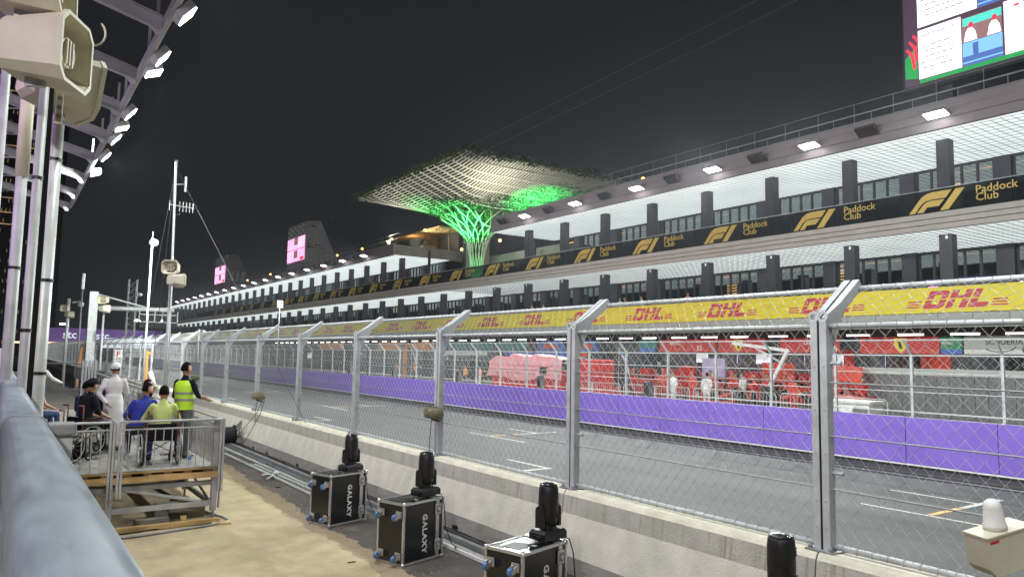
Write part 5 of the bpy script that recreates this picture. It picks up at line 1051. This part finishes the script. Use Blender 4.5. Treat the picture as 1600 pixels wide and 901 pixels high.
def chair(loc, rz, lab, g='folding chairs on the platform'):
    t = thing('folding_chair', lab, 'chair', loc, rz, g); MB().cbox(-.21, .21, -.2, .2, .44, .47, .01).build('seat', 'black', t, world=False); MB().cbox(-.21, .21, -.24, -.215, .50, .62, .01).build('backrest', 'black', t, world=False)
    for s in (-1, 1): MB().tube([(s*.2, -.25, .9), (s*.2, .28, 0)], .012, 6).build('leg', 'galv_d', t, world=False); MB().tube([(s*.18, .18, .45), (s*.18, -.26, 0)], .012, 6).build('leg', 'galv_d', t, world=False)
chair((2.30, 15.75, DZ), rad(-5), 'black folding chair under the person in the blue shirt'); chair((1.95, 18.3, DZ), rad(-40), 'black folding chair under the masked person in black'); chair((2.75, 18.6, DZ), rad(-30), 'black folding chair under the person hidden behind the white robe'); chair((.78, 20, DZ), rad(-60), 'black folding chair under the person in orange at the left')
person('person in a lime short sleeved shirt sitting in a wheelchair, back to us', (2.52, 14.60, DZ), rad(-3), 'sit', 'lime', 'denim', 'black', lean=(.02, -.05), turn=rad(-8), J={'elR': (.29, .10, .78), 'elL': (-.29, .10, .78), 'knR': (.22, .46, .53), 'anR': (.50, .86, .12), 'toR': (.60, .98, .06)}, size=1.02)
person('person in a royal blue shirt sitting and leaning towards the lime shirt', (2.28, 15.75, DZ), rad(-8), 'sit', 'royal', 'blackcloth', 'black', lean=(.24, -.04), turn=rad(-62), beard=True, size=1.02)
person('person in a yellow safety vest standing at the guard rail, arm held out', (3.02, 15.34, DZ), rad(-52), 'stand', 'blackcloth', 'greycloth', 'black', vest='hivis', turn=rad(-8), J={'elR': (.29, .02, 1.14), 'wrR': (.30, .26, 1.07), 'elL': (-.25, .02, 1.12), 'wrL': (-.20, .20, .98)}, size=1.03)
person('person in a long white robe and white cap standing with hands behind', (2.05, 17.3, DZ), rad(-12), 'stand', 'thobe', 'thobe', 'white', sleeves='long', robe=True, cap='white', turn=rad(-6), beard=True, J={'elL': (-.27, -.09, 1.12), 'wrL': (-.12, -.20, .96), 'elR': (.24, .08, 1.14), 'wrR': (.20, .32, 1.12)}, size=1.0)
person('person in a black shirt and dark cap sitting in a wheelchair', (1.50, 16.6, DZ), rad(-62), 'sit', 'blackcloth', 'blackcloth', 'black', cap='blackcloth', lean=(0, .08), turn=rad(10), size=1.06)
person('person in black with a pale face mask sitting beyond the black shirt', (1.93, 18.25, DZ), rad(-45), 'sit', 'blackcloth', 'blackcloth', 'black', sleeves='long', mask=True, turn=rad(-5), lean=(.05, .05), cap='blackcloth')
person('person in grey sitting half hidden behind the white robe', (2.78, 18.6, DZ), rad(-70), 'sit', 'greycloth', 'greycloth', 'black', lean=(0, .1), J={'wrR': (.15, .45, .66), 'wrL': (-.12, .42, .7)})
person('person in navy with a pale collar sitting left of the masked person', (1.55, 17.7, DZ), rad(-50), 'sit', 'navy', 'thobe', 'black', lean=(0, .05), turn=rad(-20))
person('person in an orange top sitting at the left behind the poles', (.80, 20, DZ), rad(-60), 'sit', 'orange', 'denim', 'black', sleeves=None)
person('person in white standing behind the white pole', (1.02, 24, DZ), rad(-40), 'stand', 'white', 'denim', 'black', sleeves='long', voxel=.03, J={'wrR': (.42, .25, 1.1), 'elR': (.34, .05, 1.2)})
person('person in a black robe and head scarf standing at the hand rail', (.42, 14.9, 1.45), rad(20), 'stand', 'blackcloth', 'blackcloth', 'black', sleeves='long', robe=True, hair=None, scarf='blackcloth', size=.98)
o = thing('water_bottle', 'clear plastic water bottle standing on the deck edge', 'bottle', (2.98, 14.42, DZ)); MB().lathe([(.032, 0), (.035, .02), (.034, .10), (.036, .14), (.034, .17), (.014, .20), (.014, .215)], (0, 0, 0), 12).build('bottle', 'bottle', o, True, False); MB().lathe([(.016, .215), (.016, .235)], (0, 0, 0), 10).build('cap', 'white', o, world=False); MB().lathe([(.0365, .09), (.0365, .135)], (0, 0, 0), 12).build('label', 'blue', o, world=False)
o = MB().cbox(1.15, 1.5, 15.95, 16.25, DZ+.003, DZ+.33, .08).build('shoulder_bag', 'blackcloth'); tag(o, 'dark bag lying beside the left wheelchair', 'bag')
for i in range(6):
    t = thing('plastic_chair', 'black moulded chair back behind the far platform rail, '+ORD[i]+' from the left', 'chair', (4.35, 54-i*2.1, 1.0), 0, 'row of black seats'); MB().cbox(-.3, .3, -.06, .06, .25, .95, .05).build('backrest', 'black', t, world=False); MB().cbox(-.28, .28, -.5, -.06, .2, .28, .03).build('seat', 'black', t, world=False); MB().bar((0, -.2, -1), (0, -.2, .2), .06, .06).build('pedestal', 'galv_d', t, world=False)
# ------------------------------------------------------------ pit terrace and pit lane people
TP = 'onlookers on the pit terrace'
for i, (y, top, lab, trn) in enumerate([(39.3, 'thobe', 'onlooker in white leaning on the terrace edge, left of the pair by the dark post', 20), (38.75, 'interior_w', 'onlooker in brown leaning on the terrace edge right behind the white one', -30), (41.2, 'thobe', 'onlooker in white on the terrace left of the brown one', 30), (37.1, 'thobe', 'onlooker in white with pale head cover on the terrace', -15), (32.9, 'pink', 'onlooker in pale pink, rightmost on the terrace', 20), (50.0, 'thobe', 'onlooker in white on the terrace near the courtyard, left one', 10), (48.4, 'thobe', 'onlooker in white on the terrace near the courtyard, right one', -10), (60.3, 'hivis', 'onlooker in a yellow vest on the terrace below the tree', 0)]):
    person(lab, (36.75, y, ZT), rad(90+trn), 'stand', top, 'greycloth', lean=(0, .06), voxel=.035, size=1.0, group=TP)
for i, (y, lab) in enumerate([(83.5, 'left'), (81.6, 'middle'), (80.2, 'right')]): person('onlooker in black on the upper balcony beyond the tree, '+lab+' one', (36.8, y, ZM), rad(90), 'stand', 'blackcloth', 'blackcloth', voxel=.04, group='onlookers on the upper balcony')
PG = 'team members at the red garage'
pit = [(29.5, 23.0, 0, 'white', 'blackcloth', 'person in a white shirt standing below the silver boom'), (28.5, 21.6, 10, 'red', 'blackcloth', 'person in a red shirt with white back print right of the boom'), (27.2, 25.3, 80, 'white', 'thobe', 'person in white with head covering at the hooped barrier'), (28.2, 24.1, -60, 'thobe', 'thobe', 'person in pale overalls in front of the fence post'), (33, 27.6, 90, 'red', 'red_dk', 'team member in red under the awning, leftmost of the close group'), (33.5, 26.8, 100, 'red2', 'red_dk', 'team member in red, second of the close group'), (32.8, 26.0, 70, 'red', 'blackcloth', 'team member in red, third of the close group'), (34.0, 25.1, 90, 'red2', 'red', 'team member in red, fourth of the close group'), (33, 24.2, 120, 'red', 'red_dk', 'team member in red, fifth of the close group'), (32, 22.4, 30, 'red2', 'red_dk', 'team member in red behind the white shirt'), (33.4, 20.4, 90, 'red', 'blackcloth', 'team member in red beside the pillar, left one'), (34.0, 19.4, 60, 'red', 'red', 'team member in red beside the pillar, right one'), (31.0, 17.9, 130, 'red', 'blackcloth', 'team member in red bending at the red bench'), (30.5, 31.4, 90, 'red', 'red_dk', 'team member in red left of the flag'), (31.5, 30.6, 60, 'red2', 'red', 'team member in red right of the flag'), (30.2, 33.6, 40, 'red', 'blackcloth', 'team member in red near the red box'), (32.2, 29.9, 100, 'red', 'red', 'team member in red, rightmost beside the flag'), (28.5, 47.0, 90, 'orange', 'navy', 'person with orange top left of the pink tarpaulin'), (28, 44.2, 40, 'pink', 'thobe', 'person in pale clothes left of the pink tarpaulin'), (30, 58, 90, 'orange', 'blackcloth', 'far mechanic in orange'), (31, 63.5, 40, 'orange', 'blackcloth', 'farthest mechanic in orange'), (30.5, 69, 90, 'blackcloth', 'blackcloth', 'far mechanic in black'), (33.8, 28.6, 80, 'red', 'red_dk', 'team member in red behind the pale monitors'), (29.6, 26.2, 90, 'red2', 'red', 'team member in red at the barrier, left of the white robe'), (29.8, 27.9, 70, 'red', 'red_dk', 'team member in red at the barrier near the lavender panels'), (29.4, 20.2, 100, 'red2', 'red', 'team member in red at the barrier right of the white shirt'), (30.2, 19.2, 60, 'red', 'red_dk', 'team member in red near the big fence post'), (30.4, 29.0, 120, 'red2', 'red', 'team member in red between flag and lavender panels')]
for i, (x, y, r_, tp, lg, lab) in enumerate(pit): person(lab, (x, y, PZ), rad(r_), 'stand', tp, lg, voxel=.04, cap='red' if tp.startswith('red') and i % 2 else None, size=random.uniform(.96, 1.04), lean=(0, .25 if 'bending' in lab else .03), turn=rad(random.uniform(-40, 40)), group=PG if tp.startswith('red') else 'people in the pit lane')
# ------------------------------------------------------------ garage fronts and pit-lane gear
def awning(y0, y1, m, m2, lab, z0=3.52, z1=4.40, skew=0):
    t = thing('garage_awning', lab, 'sign', (38.3, (y0+y1)/2, z0), 0, 'garage header signs'); P = [(y0, z0), (y1, z0), (y1-skew, z1), (y0+skew, z1)]
    MB().prism(P, 'x', 38.36, 38.46).build('panel', m, t)
    if m2: MB().box(38.335, 38.358, y0, y1, z0, z0+.22).build('lower_band', m2, t)
    return t
def sign_text(t, s_, m, size, y, z): obj('lettering', text(s_, m, size, .006), t, loc=(38.33-t.location.x, y-t.location.y, z-t.location.z), rot=FACE_W)
Z_ = lambda y0, y1, tx, m='white': None
t = awning(23.4, 27.2, 'red', 'red2', 'red garage header with white name and number 16'); sign_text(t, 'LECLERC', 'white', .34, 25.6, 4.0); sign_text(t, '16', 'white', .48, 24.0, 3.62)
t = awning(18.1, 22.2, 'red', 'red2', 'red garage header with a yellow shield, right one')
def shield(t, y): MB().prism([(y-.32, 4.30), (y+.32, 4.30), (y+.34, 3.95), (y+.18, 3.7), (y, 3.56), (y-.18, 3.7), (y-.34, 3.95)], 'x', 38.315, 38.33).build('shield', 'yellow', t); MB().prism([(y-.12, 3.78), (y+.02, 3.72), (y+.1, 4.0), (y+.14, 4.18), (y, 4.12), (y-.06, 3.98)], 'x', 38.305, 38.314).build('emblem', 'black', t)
shield(t, 20.0)
t = awning(28.2, 31.8, 'red', 'red2', 'red garage header with a yellow shield, left one'); shield(t, 30.2)
t = awning(32.0, 37.0, 'red', 'red2', 'red garage header with number 55, left of the left shield'); sign_text(t, '55', 'white', .48, 33.6, 3.62); sign_text(t, 'SAINZ', 'white', .34, 36.0, 4.0)
t = awning(17.05, 18.02, 'green', 'blue', 'small green and blue header panel beside the white one'); sign_text(t, 'PIRELLI', 'white', .16, 17.95, 4.0)
t = awning(10, 16.95, 'grey_panel', 'white', 'white garage header with dark curved lettering at the right edge'); sign_text(t, 'SCUDERIA', 'dark', .34, 16.0, 3.98); sign_text(t, 'AlphaTauri', 'dark', .5, 16.4, 3.6) if False else None
b = MB(); b.tube([(38.32, 15.4+.7*math.cos(a), 3.95+.32*math.sin(a)) for a in [k*.3+3.3 for k in range(9)]], .02, 4); b.tube([(38.32, 14.2+.25*math.cos(a), 3.75+.18*math.sin(a)) for a in [k*.63 for k in range(11)]], .03, 4); b.build('swirl', 'dark', t)
t = awning(37.4, 39.0, 'teal', 'blue', 'small teal and blue header panel left of the red ones'); t = awning(43.4, 46.6, 'blue', None, 'slanted blue garage header, right one', skew=.5); sign_text(t, 'TEAM', 'red2', .4, 45.8, 3.8) if False else None
MB().prism([(43.9, 3.7), (46.0, 3.7), (45.6, 4.1), (44.3, 4.1)], 'x', 38.335, 38.355).build('print', 'red2', t)
t = awning(47.6, 51.5, 'blue', None, 'slanted blue garage header, left one', skew=.6); MB().prism([(48.3, 3.7), (50.8, 3.7), (50.3, 4.1), (48.8, 4.1)], 'x', 38.335, 38.355).build('print', 'red2', t)
awning(53, 57.5, 'teal', None, 'dark teal garage header below the tree'); awning(58.5, 66, 'teal', None, 'long dark teal garage header left of the tree'); awning(70, 74.5, 'orange', None, 'orange garage header, right one'); awning(78, 84, 'orange', None, 'orange garage header, left one'); awning(95, 104, 'orange', None, 'farthest orange garage header')
# lit garages: ceiling lamps inside each bay
for i in range(0, 17):
    y = Ys[i]+2.3; t = thing('garage_lamp', 'white ceiling lamp inside the '+ORD[i]+' garage bay from the right', 'lamp', (41, y, 4.3), 0, 'garage ceiling lamps'); MB().cbox(-.8, .8, -.12, .12, 0, .08, .02).build('housing', 'white', t, world=False); MB().box(-.75, .75, -.1, .1, -.02, -.001).build('lens', 'tube', t, world=False)
    area('garage_light', (41, y, 4.25), (41, y, 0), 260, (1.4, 1.5), t)
_before = set(bpy.data.objects)
# equipment inside the red garages and the rest
eq = [('red2', 20, 22), ('red', 23.2, 27), ('red2', 28.5, 31.5), ('red', 33, 36.5), ('shutter', 38.5, 41), ('blue', 43.6, 46), ('navy', 48.5, 51), ('teal', 54, 56.5), ('teal', 59, 61.5), ('dark', 63, 66), ('orange', 69, 71), ('orange', 74, 76), ('shutter', 79, 81), ('dark', 84, 86)]
for i, (m_, a, c) in enumerate(eq):
    t = thing('tool_cabinet', m_.rstrip('2').replace('shutter', 'grey')+' tool cabinet against the wall of a garage bay, '+ORD[i]+' from the right', 'cabinet', (43.5, (a+c)/2, 0), 0, 'garage cabinets'); MB().cbox(43, 45, a, c, .1, 1.1, .03).build('chest', m_, t); MB().cbox(44.3, 45.2, a, c, 1.3, 3.2, .03).build('upper_cupboard', m_, t)
    for k in range(3): MB().box(42.97, 42.995, a+.1, c-.1, .35+.25*k, .38+.25*k).build('drawer_handle', 'alu', t)
    MB().box(44.9, 45.4, a+.5, a+.6, .0, 1.29).build('post', 'dark', t)
for i in range(6):
    y = 22.5+i*2.5; t = thing('monitor_stand', 'pale monitor panel hung in the red garage, '+ORD[i]+' from the right', 'monitor', (40.5, y, 2.2), 0, 'garage monitors'); MB().box(-.03, .03, -.5, .5, 0, .6).build('screen', 'cool_win' if i % 2 else 'lav', t, world=False); MB().bar((0, 0, .6), (0, 0, 2.2), .04, .04).build('hanger', 'dark', t, world=False)
for i, (a, c, z0, z1, m_, lab) in enumerate([(24.3, 26.3, 1.2, 2.3, 'red2', 'large red panel behind the people below the left shield sign'), (28.9, 30.6, 1.4, 2.5, 'lav', 'lavender picture panels hung beside the silver boom'), (31.2, 32.4, .6, 2.0, 'red', 'red upright trolley left of the lavender panels'), (22.4, 23.4, .2, 1.6, 'red', 'red trolley beside the number 28 pillar')]):
    t = thing('display_panel', lab, 'panel', (35.5, (a+c)/2, 0), 0); MB().cbox(35.4, 35.6, a, c, z0, z1, .02).build('board', m_, t); MB().box(35.45, 35.55, a+.1, a+.2, 0, z0-.002).box(35.45, 35.55, c-.2, c-.1, 0, z0-.002).build('leg', 'galv_d', t)
rt_ = None
for i in range(9):
    if rt_ is None: rt_ = thing('tool_trolley', '', 'trolley', (0, 0, 0)); MB().cbox(-.3, .3, -.6, .6, .12, 1.05, .03).build('body', 'red2', rt_, world=False); MB().cbox(-.28, .28, -.55, .55, 1.2, 1.75, .03).build('top_box', 'red', rt_, world=False); MB().bar((.2, 0, 1.05), (.2, 0, 1.25), .06, .9).build('riser', 'dark', rt_, world=False); MB().box(-.302, -.301, -.5, .5, .3, .34).box(-.302, -.301, -.5, .5, .6, .64).build('drawer_line', 'alu', rt_, world=False); MB().tube([(-.2, -.5, .06), (-.2, .5, .06)], .06, 8).build('wheels', 'rubber', rt_, world=False)
    place(rt_, i == 0, (36.0+.4*(i % 2), 22.8+i*1.62, 0), rad(random.uniform(-8, 8)), 'red tool trolley in the row before the red garages, '+ORD[i]+' from the right', 'red tool trolleys')
ts = None
for i, (x, y) in enumerate([(36.4, 18.9), (37.2, 24.2), (36.8, 28.0), (36.3, 33.0), (37, 37.8), (36.5, 42.6), (37, 47.0), (36.6, 52.4), (36.8, 57.6), (36.5, 62.0)]):
    if ts is None:
        ts = thing('tyre_stack', '', 'tyres', (x, y, 0))
        for k in range(3):
            w = MB().lathe([(.20, 0), (.33, .02), (.345, .12), (.345, .24), (.33, .34), (.20, .36)], (0, 0, .02+k*.37), 18).build('tyre', 'rubber', ts, True, False); MB().lathe([(.19, .0), (.19, .02)], (0, 0, .36+k*.37), 12).build('rim', 'galv_d', w, world=False); MB().lathe([(.348, .15), (.348, .19)], (0, 0, .02+k*.37), 18).build('colour_band', 'yellow', w, world=False)
    place(ts, i == 0, (x, y, 0), i*.7, 'stack of three racing tyres at the garage fronts, '+ORD[i]+' from the right', 'tyre stacks')
# race car nose and bodies seen in the red garage
def racecar(loc, rz, m, lab):
    t = thing('race_car', lab, 'race car', loc, rz, 'race cars in the garages')
    MB().add([(-.12, 2.6, .30), (.12, 2.6, .30), (.10, 2.6, .42), (-.10, 2.6, .42), (-.28, .9, .22), (.28, .9, .22), (.24, .9, .62), (-.24, .9, .62), (-.42, .1, .12), (.42, .1, .12), (.32, .1, .68), (-.32, .1, .68)], [(0, 1, 2, 3), (0, 1, 5, 4), (1, 2, 6, 5), (2, 3, 7, 6), (3, 0, 4, 7), (4, 5, 9, 8), (5, 6, 10, 9), (6, 7, 11, 10), (7, 4, 8, 11), (8, 9, 10, 11)]).build('nose', m, t, world=False)
    MB().add([(-.75, .2, .1), (.75, .2, .1), (.75, .2, .55), (-.75, .2, .55), (-.3, -2.2, .1), (.3, -2.2, .1), (.18, -2.2, .5), (-.18, -2.2, .5), (-.2, -.1, .98), (.2, -.1, .98)], [(0, 1, 2, 3), (0, 1, 5, 4), (4, 5, 6, 7), (1, 2, 6, 5), (0, 3, 7, 4), (2, 9, 6), (3, 8, 7), (2, 3, 8, 9), (8, 9, 6, 7)]).build('body', m, t, world=False)
    MB().box(-.95, .95, 2.45, 2.85, .12, .18).box(-.97, -.93, 2.3, 2.9, .12, .38).box(.93, .97, 2.3, 2.9, .12, .38).build('front_wing', m, t, world=False); MB().box(-.5, .5, -2.6, -2.3, .75, .95).box(-.52, -.49, -2.7, -2.2, .4, .98).box(.49, .52, -2.7, -2.2, .4, .98).build('rear_wing', m, t, world=False)
    for s in (-1, 1):
        for y in (1.9, -1.7): w = MB().tube([(s*.62, y, .34), (s*.98, y, .34)], .34, 18).build('wheel', 'rubber', t, world=False); MB().tube([(s*.98, y, .34), (s*.99, y, .34)], .2, 12).build('rim', 'galv_d', w, world=False)
    MB().tube([(-.3, -.1, .72), (-.22, .45, .82), (0, .6, .86), (.22, .45, .82), (.3, -.1, .72)], .04, 6).build('halo', 'black', t, True, False)
racecar((33.0, 21.0, .35), rad(80), 'red2', 'red race car in front of the red garage, nose towards the track'); racecar((34.5, 26.5, .05), rad(90), 'red', 'red race car behind the group of team members'); racecar((34, 34.5, .05), rad(88), 'red', 'red race car behind the red box')
t = thing('boom_arm', 'angled silver boom arm reaching over the people at the red garage', 'boom', (30.5, 22.2, -.3)); MB().bar((0, 0, 1.5), (0, -1.0, 3.2), .16, .16).build('lower_arm', 'white', t, world=False); MB().bar((0, -1.0, 3.2), (0, 2.2, 3.55), .10, .14).build('upper_arm', 'white', t, world=False); MB().bar((0, .8, 3.3), (0, -.8, 2.55), .07, .07).build('strut', 'galv', t, world=False); MB().cbox(-.3, .3, -.3, .3, 0, 1.5, .05).build('pedestal', 'black', t, world=False)
# pink tarpaulin
t = thing('tarpaulin_cover', 'pink tarpaulin draped over a large object behind the pit wall', 'tarpaulin', (27.5, 37, 0)); N, Mm = 46, 26; vs = []; fs = []
x0_, y0_, y1_, zt_ = 26.4, 33.0, 40.6, 2.25
for i in range(N+1):
    u = i/N; y = y0_+(y1_-y0_)*u
    for j in range(Mm+1):
        v = j/Mm; top = zt_+.25*math.sin(u*PI)-.25*max(0, u-.8)*3+.05*math.sin(u*23); fold = .06*math.sin(u*38+v*3)+.05*math.sin(u*17-v*7+1)+.03*math.sin(u*61+v*9)
        if v < .6: s_ = v/.6; z = 1.05+.12*math.sin(u*9)+(top-1.05)*s_; x = x0_-.12*(1-s_)+fold*(1.2-s_)
        else: s_ = (v-.6)/.4; z = top+fold*.5-.1*s_; x = x0_+s_*2.2
        vs.append((x-27.5, y-37, z))
for i in range(N):
    for j in range(Mm): a = i*(Mm+1)+j; fs.append((a, a+1, a+Mm+2, a+Mm+1))
MB().add(vs, fs).build('cloth', 'pink', t, True, False); MB().cbox(26.5, 28.6, 33.2, 40.4, .05, 1.6, .05).build('red_base', 'red', t)
for z in (1.4, 1.85): MB().tube([(26.27, 33.1+k*.5, z+.04*math.sin(k*1.9)) for k in range(16)], .012, 4).build('strap', 'red_dk', t)
o = MB().cbox(26.6, 28, 30.4, 32.7, .05, 2.3, .05).build('red_cabinet', 'red'); tag(o, 'tall red cabinet right of the pink tarpaulin', 'cabinet'); o = MB().tube([(26.3, 34.6, 1.4), (26.25, 34.6, 1.8)], .22, 12).build('black_helmet', 'black', smooth=True); tag(o, 'round black item hanging in front of the pink tarpaulin', 'equipment')
# flags, crowd barriers, cooler, hoarding
def flag(loc, lab):
    t = thing('flag', lab, 'flag', loc, 0, 'striped flags'); MB().tube([(0, .55, 0), (0, .45, 3.0)], .02, 6).build('staff', 'alu', t, world=False)
    for k, m_ in enumerate(('blue', 'white', 'red2')):
        b = MB(); P = []
        for j in range(9): u = j/8; P.append((.06*math.sin(u*7), .45-.9*u-.15*k, 2.9-1.3*u*u-.5*u-.28*k)); P.append((.06*math.sin(u*7+.4), .42-.9*u-.15*(k+1), 2.9-1.3*u*u-.5*u-.28*(k+1)))
        b.add(P, [(2*j, 2*j+1, 2*j+3, 2*j+2) for j in range(8)]); b.build('stripe', m_, t, True, False)
flag((28.6, 30.2, 0), 'blue white and red striped flag beside the red cabinet'); flag((29, 41.2, 0), 'blue white and red striped flag left of the pink tarpaulin'); flag((29, 56.2, 0), 'red white and blue striped flag farther left')
o = MB().box(33.8, 34.1, 41.5, 49.5, 2.45, 2.7).build('blue_beam', 'blue'); tag(o, 'long blue beam over the pit lane left of the tarpaulin', 'beam'); o = MB().box(33.78, 34.12, 39.5, 41.3, 2.45, 2.7).build('red_beam', 'red2'); tag(o, 'short red beam continuing the long blue one', 'beam'); o = MB().cbox(33.8, 34.6, 53.5, 61, 2.4, 2.7, .05).build('white_tube', 'white'); tag(o, 'long white boom over the pit lane right of the orange garages', 'boom')
def hoop(loc, lab):
    t = thing('crowd_barrier', lab, 'barrier', loc, rad(90), 'hooped crowd barriers'); MB().tube([(-1.1, 0, .12), (-1.1, 0, .95), (-1.0, 0, 1.08), (1.0, 0, 1.08), (1.1, 0, .95), (1.1, 0, .12), (-1.1, 0, .12)], .02, 6).build('hoop', 'white_pole', t, True, False)
    for k in range(13): MB().tube([(-.96+k*.16, 0, .12), (-.96+k*.16, 0, 1.08)], .008, 4).build('bar', 'white_pole', t, world=False)
    for x in (-.8, .8): MB().bar((x, -.3, .02), (x, .3, .02), .05, .03).build('foot', 'galv_d', t, world=False)
for i in range(8): hoop((26.2+.15*(i % 2), 15.3+2.3*i, PZ), 'white hooped crowd barrier behind the purple wall, '+ORD[i]+' from the right')
t = thing('cooler_box', 'white chest with a grey front behind the purple wall at right', 'chest', (25.4, 15.0, 0)); MB().cbox(25.0, 25.9, 14.2, 15.9, .0, .92, .04).build('body', 'white', t); MB().cbox(24.96, 25.94, 14.15, 15.95, .93, 1.07, .04).build('lid', 'white', t); MB().box(24.985, 24.999, 14.25, 14.8, .1, .85).build('grille', 'shutter', t)
t = thing('grey_hoarding', 'wall of grey corrugated panels screening the garage at right', 'hoarding', (32, 13, 0))
for k in range(34):
    y = 10.2+k*.24; MB().prism([(y, 0), (y+.06, .0), (y+.06, 2.62), (y, 2.62)], 'x', 31.96, 32.02).build('slat', 'shutter', t) if False else None
    MB().box(31.97 if k % 2 else 32.0, 32.05, y, y+.238, .0, 1.9).build('slat', 'shutter', t)
MB().cbox(31.9, 32.1, 10.1, 18.4, 1.91, 2.2, .02).build('cap_beam', 'grey_panel', t); MB().box(31.9, 31.95, 15.6, 18.4, .02, 1.0).build('lower_panel', 'dark', t) if False else None
t = thing('black_cabinet', 'black equipment cabinet at the right edge behind the pit wall', 'cabinet', (24.6, 7.8, 0)); MB().cbox(24.2, 25.2, 6.6, 8.45, .04, 1.75, .04).build('body', 'black', t); MB().box(24.18, 24.199, 6.8, 8.3, .9, 1.6).build('panel', 'dark', t); MB().tube([(24.1, 7.4, .7), (24.1, 7.4, 1.1)], .02, 6).build('handle', 'alu', t)
t = thing('red_bench', 'red workbench with an upright red board beside the number 29 pillar', 'workbench', (31, 18.9, 0)); MB().cbox(30.6, 31.6, 17.6, 20.3, .8, .95, .02).build('top', 'red', t); MB().prism([(18.0, 1.5), (19.8, 1.6), (19.7, 2.3), (18.1, 2.2)], 'x', 31.3, 31.4).build('board', 'red2', t); MB().cbox(30.7, 31.5, 17.8, 20.1, .05, .78, .02).build('cupboard', 'red_dk', t); MB().bar((31.35, 18.9, .96), (31.35, 18.9, 2.1), .06, .06).build('post', 'galv_d', t)
t = thing('orange_gantry', 'orange upright equipment rack in the far garages', 'rack', (33, 66, 0)); MB().box(33, 33.3, 66, 66.4, 0, 3.09).box(33, 33.3, 62.5, 66, 3.1, 3.4).build('frame', 'orange', t); MB().box(33.05, 33.25, 62.8, 65.8, 1.2, 1.3).build('shelf', 'galv', t)

for o in [o for o in bpy.data.objects if o not in _before and o.parent is None and not o.name.startswith('crowd_barrier')]:
    o.location.z += .62
# ------------------------------------------------------------ thin night haze that shows the lamps' glow
hz = bpy.data.materials.new('haze'); hz.use_nodes = True; n = hz.node_tree; n.nodes.clear(); out = n.nodes.new('ShaderNodeOutputMaterial'); pv = n.nodes.new('ShaderNodeVolumePrincipled')
pv.inputs['Color'].default_value = (.9, .92, 1, 1); pv.inputs['Density'].default_value = .00022; pv.inputs['Anisotropy'].default_value = .7; n.links.new(pv.outputs[0], out.inputs['Volume'])
MATS['haze'] = hz
o = MB().box(-950, 950, -350, 1550, -1.5, 153).build('haze', 'haze'); o['kind'] = 'stuff'
